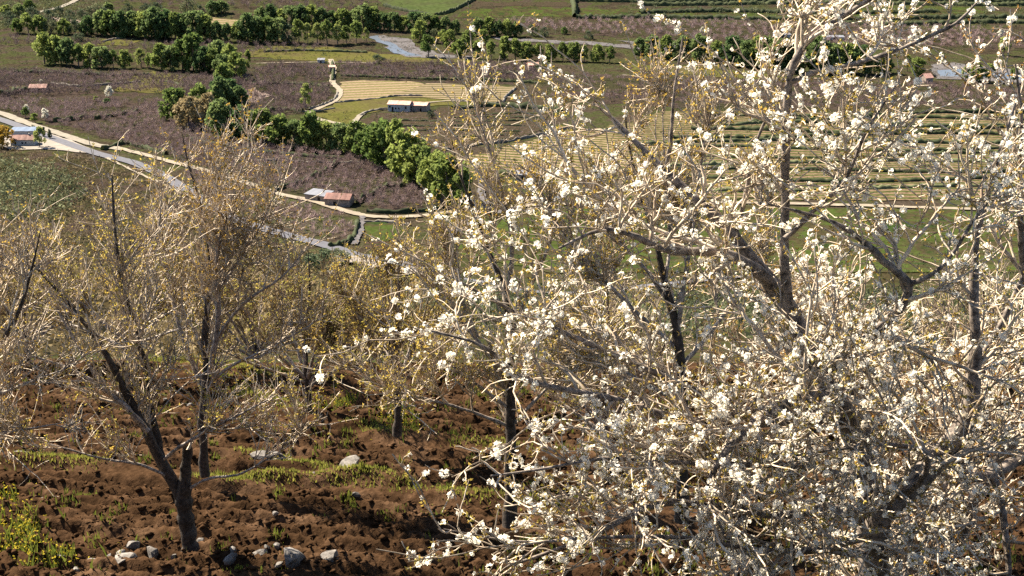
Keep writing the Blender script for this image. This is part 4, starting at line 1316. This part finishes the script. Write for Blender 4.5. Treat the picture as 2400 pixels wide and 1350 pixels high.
build_tree('budding_cherry_tree', 'leafless budding tree with dark sawn trunk among furrows on the left', T1, TW(85, 480, 1500), 21, 'bark_dark', 'twig', 'bud_olive', 5200, .022, w0=[.05] + [1] * (len(T1) - 1))
T2 = [
    [(478, 1115, 23.5, .13), (476, 1060, 23.5, .11), (474, 985, 23.5, .10), (478, 920, 23.5, .092), (484, 870, 23.5, .084), (478, 800, 23.6, .07), (488, 700, 23.7, .062), (492, 600, 23.8, .048), (470, 480, 23.9, .034), (440, 380, 24.0, .02), (428, 315, 24.0, .010)],
    [(490, 880, 23.5, .08), (505, 800, 23.4, .066), (512, 700, 23.3, .055), (508, 600, 23.2, .044), (540, 480, 23.1, .030), (572, 380, 23.0, .018), (592, 310, 23.0, .008)],
    [(505, 800, 23.4, .045), (545, 740, 23.2, .038), (600, 690, 23.0, .03), (660, 650, 22.8, .022), (720, 580, 22.7, .013), (742, 545, 22.6, .006)],
    [(512, 680, 23.3, .035), (560, 610, 23.2, .028), (610, 530, 23.1, .02), (645, 450, 23.0, .012), (660, 400, 23.0, .006)],
    [(482, 930, 23.5, .07), (455, 860, 23.7, .058), (425, 780, 23.9, .046), (400, 680, 24.1, .034), (385, 560, 24.3, .022), (390, 440, 24.4, .01)],
    [(488, 900, 23.5, .045), (540, 860, 23.3, .036), (600, 830, 23.1, .028), (680, 790, 22.9, .018), (760, 740, 22.7, .008)],
    [(490, 640, 23.8, .035), (470, 540, 24.0, .028), (480, 450, 24.1, .018), (520, 350, 24.2, .008)],
]
build_tree('budding_cherry_tree', 'tall leafless budding tree just behind the dark sawn trunk', thin(T2, .72), TW(100, 520, 1400), 22, 'bark_dark', 'twig', 'bud_olive', 6000, .023, w0=[.6] + [1] * (len(T2) - 1))
T0 = [
    [(-230, 1330, 19.0, .15), (-210, 1200, 19, .12), (-180, 1080, 19, .10), (-110, 960, 19, .08), (-40, 860, 19, .06), (30, 760, 19, .045), (70, 650, 19, .03), (95, 540, 19, .012)],
    [(-150, 1020, 19, .06), (-60, 950, 18.8, .05), (60, 900, 18.6, .036), (160, 860, 18.5, .02), (240, 800, 18.4, .008)],
    [(-60, 890, 19, .05), (-40, 780, 19.1, .04), (-10, 680, 19.2, .03), (10, 560, 19.3, .012)],
    [(-180, 1080, 19, .05), (-80, 1030, 18.8, .04), (40, 1010, 18.6, .026), (150, 990, 18.4, .012)],
]
build_tree('budding_cherry_tree', 'budding tree reaching in from the left edge', thin(T0, .6), TW(40, 240, 800), 23, 'bark_dark', 'twig', 'bud_olive', 2200, .020)
T4 = [
    [(1196, 1230, 16, .13), (1196, 1100, 16, .11), (1198, 950, 16, .09), (1192, 800, 16, .072), (1185, 690, 16, .06), (1150, 600, 16.1, .046), (1110, 490, 16.2, .03), (1075, 400, 16.3, .018), (1060, 330, 16.3, .008)],
    [(1186, 700, 16, .05), (1200, 600, 15.9, .042), (1190, 500, 15.8, .032), (1160, 390, 15.8, .022), (1130, 300, 15.7, .014), (1110, 245, 15.7, .006)],
    [(1192, 800, 16, .045), (1240, 680, 15.9, .036), (1285, 580, 15.8, .028), (1320, 450, 15.7, .02), (1340, 340, 15.7, .013), (1325, 270, 15.7, .006)],
    [(1195, 900, 16, .05), (1120, 800, 16.1, .04), (1050, 700, 16.2, .03), (990, 620, 16.3, .02), (930, 560, 16.4, .008)],
    [(1196, 960, 16, .045), (1100, 890, 15.8, .036), (1000, 820, 15.6, .026), (900, 760, 15.5, .016), (830, 700, 15.4, .007)],
    [(1196, 1000, 16, .04), (1090, 960, 15.8, .03), (980, 930, 15.6, .022), (880, 900, 15.5, .012), (800, 850, 15.4, .006)],
    [(1120, 790, 16.1, .03), (1080, 690, 16.2, .025), (1060, 580, 16.3, .018), (1000, 480, 16.4, .008)],
    [(1198, 1000, 16, .04), (1290, 900, 15.9, .032), (1380, 800, 15.8, .024), (1430, 650, 15.7, .015), (1440, 520, 15.7, .007)],
]
build_tree('budding_cherry_tree', 'gold budding tree with upright shoots left of the blossom', thin(T4, .62), TW(80, 520, 1700, .7), 24, 'bark_dark', 'twig', 'bud_olive', 7500, .018, w0=[.5] + [1] * (len(T4) - 1))
T5 = [
    [(1600, 1220, 15, .13), (1600, 1050, 15, .11), (1596, 900, 15, .09), (1586, 770, 15, .08), (1565, 690, 15, .062), (1540, 580, 15.1, .046), (1500, 450, 15.2, .03), (1472, 330, 15.3, .018), (1465, 250, 15.3, .007)],
    [(1588, 790, 15, .055), (1600, 680, 14.9, .045), (1625, 540, 14.8, .034), (1640, 400, 14.7, .024), (1665, 270, 14.7, .014), (1690, 190, 14.7, .006)],
    [(1575, 720, 15, .045), (1520, 640, 15.1, .038), (1450, 560, 15.2, .028), (1400, 450, 15.3, .02), (1360, 350, 15.3, .012), (1335, 260, 15.3, .006)],
    [(1560, 660, 15, .035), (1570, 560, 15.2, .03), (1560, 440, 15.3, .022), (1555, 320, 15.4, .014), (1550, 200, 15.4, .006)],
    [(1590, 820, 15, .05), (1500, 740, 14.9, .04), (1420, 660, 14.8, .03), (1330, 560, 14.7, .02), (1270, 450, 14.7, .012), (1240, 380, 14.7, .006)],
    [(1595, 860, 15, .045), (1680, 760, 15.1, .036), (1750, 640, 15.2, .026), (1780, 500, 15.3, .016), (1790, 390, 15.3, .007)],
    [(1598, 950, 15, .04), (1480, 880, 14.8, .03), (1380, 840, 14.6, .022), (1280, 780, 14.5, .01)],
]
build_tree('budding_cherry_tree', 'gold budding tree standing right behind the blossom in the middle', thin(T5, .6), TW(80, 520, 1700, .7), 25, 'bark_dark', 'twig', 'bud_olive', 6800, .018, w0=[.5] + [1] * (len(T5) - 1))


def dome(cx, by, d, wpx, hpx, seed, nl=7):
    """a low vase of limbs opening from a short trunk"""
    rg = random.Random(seed)
    jy = by - hpx * 0.22
    out = [[(cx, by + 12, d, .14), (cx + 3, by - hpx * .1, d, .11), (cx, jy, d, .10), (cx - 4, by - hpx * .45, d, .07), (cx + 6, by - hpx * .75, d, .035), (cx + 2, by - hpx, d, .01)]]
    for i in range(nl):
        u = -1 + 2 * (i + .5) / nl + rg.uniform(-.1, .1)
        dd = rg.uniform(-1.6, 1.6)
        tx = cx + u * wpx / 2
        ty = by - hpx * (0.95 - 0.45 * u * u)
        out.append([(cx, jy + rg.uniform(-10, 15), d, .065), (cx + u * wpx * .16, jy - (jy - ty) * .25, d + dd * .3, .052), (cx + u * wpx * .33, jy - (jy - ty) * .55, d + dd * .7, .034), (tx, ty, d + dd, .010)])
    return out


for cx, by, d, w, h, seed, lab, nb in (
        (720, 985, 29, 520, 400, 31, 'low budding tree with fine brown twigs right of the left trunks', 6500),
        (930, 1010, 26, 420, 450, 32, 'low budding tree below the curving dirt road', 6500),
        (1900, 1080, 21, 520, 420, 33, 'budding tree half hidden behind the main blossom limb', 5200),
        (2300, 1040, 23, 480, 420, 34, 'budding tree hidden behind the right edge blossom', 4600),
        (1420, 1120, 22, 480, 480, 35, 'budding tree between the two gold budding trees, further down', 6000),
        (300, 885, 33, 620, 360, 36, 'low brown twiggy tree beyond the ploughed terrace on the left', 5200),
        (600, 910, 33, 460, 330, 37, 'low brown twiggy tree beyond the ploughed terrace in the middle', 5200),
        (60, 872, 35, 420, 330, 38, 'low brown twiggy tree beyond the ploughed terrace at the left edge', 5200),
        (830, 930, 36, 420, 300, 39, 'brown twiggy tree farthest down beyond the grass strip', 5000)):
    build_tree('budding_cherry_tree', lab, thin(dome(cx, by, d, w, h, seed, 10), .6), TW(90, 480, 1300, .85), seed, 'bark_dark', 'twig_dull' if d > 25 else 'twig', 'bud_olive', int(nb * .6), .023 if d > 25 else .020, w0=[.3] + [1] * 10)

# ------------------------------------------------------------------ stones, grass and weeds on the terrace
rs_ = np.random.default_rng(77)


def rock_mesh(seed):
    rg = np.random.default_rng(seed)
    bm = bmesh.new()
    bmesh.ops.create_icosphere(bm, subdivisions=2, radius=0.5)
    for v in bm.verts:
        v.co.z *= 0.9
    dirs = rand_unit(rg, 11)
    cut = rg.uniform(0.20, 0.38, 11)
    for v in bm.verts:
        p = np.array(v.co)
        for dd, c in zip(dirs, cut):
            e = p @ dd - c
            if e > 0:
                p = p - dd * e * 0.97
        p = p * (1 + rg.normal(0, 0.025))
        v.co = p
    return bm_mesh('stone', bm, M['rock'])


ROCKS = [rock_mesh(s) for s in range(6)]
stones = [
    (690, 1345, .42, .30, 'big pale stone at the bottom edge between trunk and blossom'),
    (520, 1318, .50, .22, 'long pale grey stone just right of the dark trunk foot'),
    (605, 1330, .30, .16, 'slanted grey stone right of the trunk on the bottom edge'),
    (140, 1327, .22, .20, 'pale round stone near the bottom left weeds'),
    (300, 1340, .40, .22, 'flat brown stone left of the trunk at the bottom edge'),
    (378, 1338, .22, .15, 'pale small stone just left of the trunk foot'),
    (360, 1325, .26, .26, 'dark grey stone left of the trunk above the pale small one'),
    (212, 1328, .26, .20, 'grey stone right of the pale round stone'),
    (250, 1325, .28, .20, 'bluish grey stone in the rubble left of the trunk'),
    (312, 1312, .24, .30, 'upright dark stone in the rubble left of the trunk'),
    (618, 1088, .42, .26, 'pale rock heap half in grass behind the trunk, left rock'),
    (655, 1090, .38, .22, 'grey rock heap half in grass behind the trunk, right rock'),
    (820, 1112, .60, .20, 'long flat rock in the grass strip left of the blossom'),
    (885, 1125, .26, .26, 'small upright rock in the grass strip left of the blossom'),
    (545, 1335, .26, .22, 'angular grey stone below the long pale stone'),
    (775, 1345, .34, .22, 'brown stone at the bottom edge near the blossom'),
    (45, 1095, .40, .14, 'flat pale stone on the left grass strip'),
]
for i, (px, py, w, h, lab) in enumerate(stones):
    g = G(px, py)
    o = link('stone', ROCKS[i % 6], None, (g[0], g[1], fz(g[0], g[1]) + h * 0.12))
    o.scale = (w * 1.3, w * 1.3 * rs_.uniform(.6, .9), h * 1.2)
    o.rotation_euler = (rs_.uniform(-.2, .2), rs_.uniform(-.2, .2), rs_.uniform(0, 6.28))
    tag(o, lab, 'stone', 'stones on the ploughed terrace')
small = []
for i in range(30):
    px = rs_.uniform(100, 760) if i < 14 else rs_.uniform(20, 1000)
    py = rs_.uniform(1308, 1348) if i < 14 else rs_.uniform(950, 1300)
    small.append((i >= 14, px, py))
small.sort()
cnt = [0, 0]
for i, (loose, px, py) in enumerate(small):
    g = G(px, py)
    w = rs_.uniform(.10, .22)
    o = link('stone', ROCKS[i % 6], None, (g[0], g[1], fz(g[0], g[1]) + w * 0.1))
    o.scale = (w, w * rs_.uniform(.6, 1), w * rs_.uniform(.5, .8))
    o.rotation_euler = (rs_.uniform(-.3, .3), rs_.uniform(-.3, .3), rs_.uniform(0, 6.28))
    k = ORD[cnt[loose]]
    cnt[loose] += 1
    if not loose:
        tag(o, k + ' fist sized stone from the left in the rubble along the bottom edge', 'stone', 'small stones in the bottom rubble')
    else:
        tag(o, k + ' small loose stone from the left out in the ploughed furrows', 'stone', 'small stones in the furrows')


def blades(name, x, y, hgt, m, label, seed, width=0.012, lean=0.45):
    rg = np.random.default_rng(seed)
    n = len(x)
    z = field_z(x[:, None], y[:, None])[:, 0] - 0.02
    h = hgt * (0.5 + rg.random(n))
    th = rg.random(n) * 6.283
    ln = lean * h * rg.random(n)
    dx, dy = np.cos(th), np.sin(th)
    w = width * (0.6 + rg.random(n))
    ph = rg.random(n) * 6.283
    px_, py_ = np.cos(ph) * w, np.sin(ph) * w
    b0 = np.stack([x - px_, y - py_, z], 1)
    b1 = np.stack([x + px_, y + py_, z], 1)
    m0 = np.stack([x + dx * ln * .35 + px_ * .8, y + dy * ln * .35 + py_ * .8, z + h * .6], 1)
    tp = np.stack([x + dx * ln, y + dy * ln, z + h], 1)
    V = np.stack([b0, b1, m0, tp], 1).reshape(-1, 3)
    Fa = np.arange(n * 4).reshape(-1, 4)
    o = link(name, np_mesh(name, V, Fa, m))
    return tag(o, label, kind='stuff')


gxs, gys = [], []
for (P, h, w), cnt in zip(RIDGES, (5500, 3600, 8000, 2200)):
    i = rs_.integers(0, len(P), cnt)
    keep = vnoise(P[i, 0] * 1.4 + rs_.normal(0, .3, cnt), P[i, 1] * 1.4, 90) > 0.45
    q = P[i] + rs_.normal(0, w * 0.30, (cnt, 2))
    gxs.append(q[keep, 0])
    gys.append(q[keep, 1])
x, y = np.concatenate(gxs), np.concatenate(gys)
k = (np.abs(x) < 17) & (y > 15.5) & (y < 35.5)
blades('grass', x[k], y[k], .075, M['dry_grass'], 'yellow green grass growing on the strips between furrows', 91)
# tufts in the furrows
nt_ = 420
tx = rs_.uniform(-12, 10, nt_)
ty = rs_.uniform(18.5, 34, nt_)
sz = rs_.integers(6, 40, nt_)
x = np.repeat(tx, sz) + rs_.normal(0, .08, sz.sum())
y = np.repeat(ty, sz) + rs_.normal(0, .08, sz.sum())
blades('grass', x, y, .12, M['grass'], 'small green tufts scattered over the ploughed soil', 92)
# ground under the blossom: more green
x = rs_.uniform(0, 12, 12000)
y = rs_.uniform(19, 33, 12000)
k = vnoise(x * .6 + 7, y * .6 + 3, 95) > .62
blades('grass', x[k], y[k], .13, M['grass'], 'green grass on the ground beneath the blossoming trees', 93, .016)
# yellow weeds bottom left and beside the blossom
wx, wy = [], []
for px, py, sx, sy, cnt in ((20, 1265, .30, .5, 420), (60, 1310, .35, .2, 220), (925, 1000, .35, .7, 300), (120, 1335, .4, .15, 160), (820, 965, .6, .4, 250), (5, 1180, .25, .4, 200)):
    g = G(px, py)
    wx.append(g[0] + rs_.normal(0, sx, cnt))
    wy.append(g[1] + rs_.normal(0, sy, cnt))
x, y = np.concatenate(wx), np.concatenate(wy)
k = (y > 16) & (y < 35) & (vnoise(x * 2.2 + 40, y * 2.2 + 40, 98) > .5)
x, y = x[k], y[k]
blades('weeds', x, y, .22, M['grass'], 'tall green weeds at the bottom left corner and beside the blossom', 96, .012, .5)
z = field_z(x[:, None], y[:, None])[:, 0] + rs_.uniform(.08, .3, len(x))
c = np.stack([x, y, z], 1)
a, b = rand_unit(rs_, len(x)) * .02, rand_unit(rs_, len(x)) * .02
V = np.stack([c + a, c + b, c - a, c - b], 1).reshape(-1, 3)
tag(link('weed_flowers', np_mesh('weed_flowers', V, np.arange(len(V)).reshape(-1, 4), M['weed'])), 'tiny yellow flowers on the tall weeds', kind='stuff')

# clods of turned earth: far too many to count, each a small angular lump
nc = 40000
x = rs_.uniform(-13, 12, nc)
y = 18.6 + 15.5 * rs_.random(nc) ** 1.25
z = field_z(x[:, None], y[:, None])[:, 0]
keep = (ridge_h(x, y) < .12) & (z - prof(y) > rs_.uniform(-.06, .10, nc))
x, y, z = x[keep], y[keep], z[keep]
n = len(x)
sz = .012 + .052 * rs_.random(n) ** 3.2
oc = np.array([[1, 0, 0], [-1, 0, 0], [0, 1, 0], [0, -1, 0], [0, 0, 1], [0, 0, -1]], float)
V = oc[None] * rs_.uniform(.6, 1.3, (n, 6, 1)) + rs_.normal(0, .22, (n, 6, 3))
th = rs_.random(n) * 6.283
ca, sa = np.cos(th)[:, None], np.sin(th)[:, None]
V = np.stack([(V[..., 0] * ca - V[..., 1] * sa) * 1.35, V[..., 0] * sa + V[..., 1] * ca, V[..., 2] * .8], -1) * sz[:, None, None]
V += np.stack([x, y, z + sz * .25], 1)[:, None]
tri = np.array([[0, 2, 4], [2, 1, 4], [1, 3, 4], [3, 0, 4], [2, 0, 5], [1, 2, 5], [3, 1, 5], [0, 3, 5]])
Fa = (np.arange(n) * 6)[:, None, None] + tri[None]
tag(link('soil_clods', np_mesh('soil_clods', V.reshape(-1, 3), Fa.reshape(-1, 3), M['soil'])), 'crumbly lumps of turned red earth over the furrows', kind='stuff')
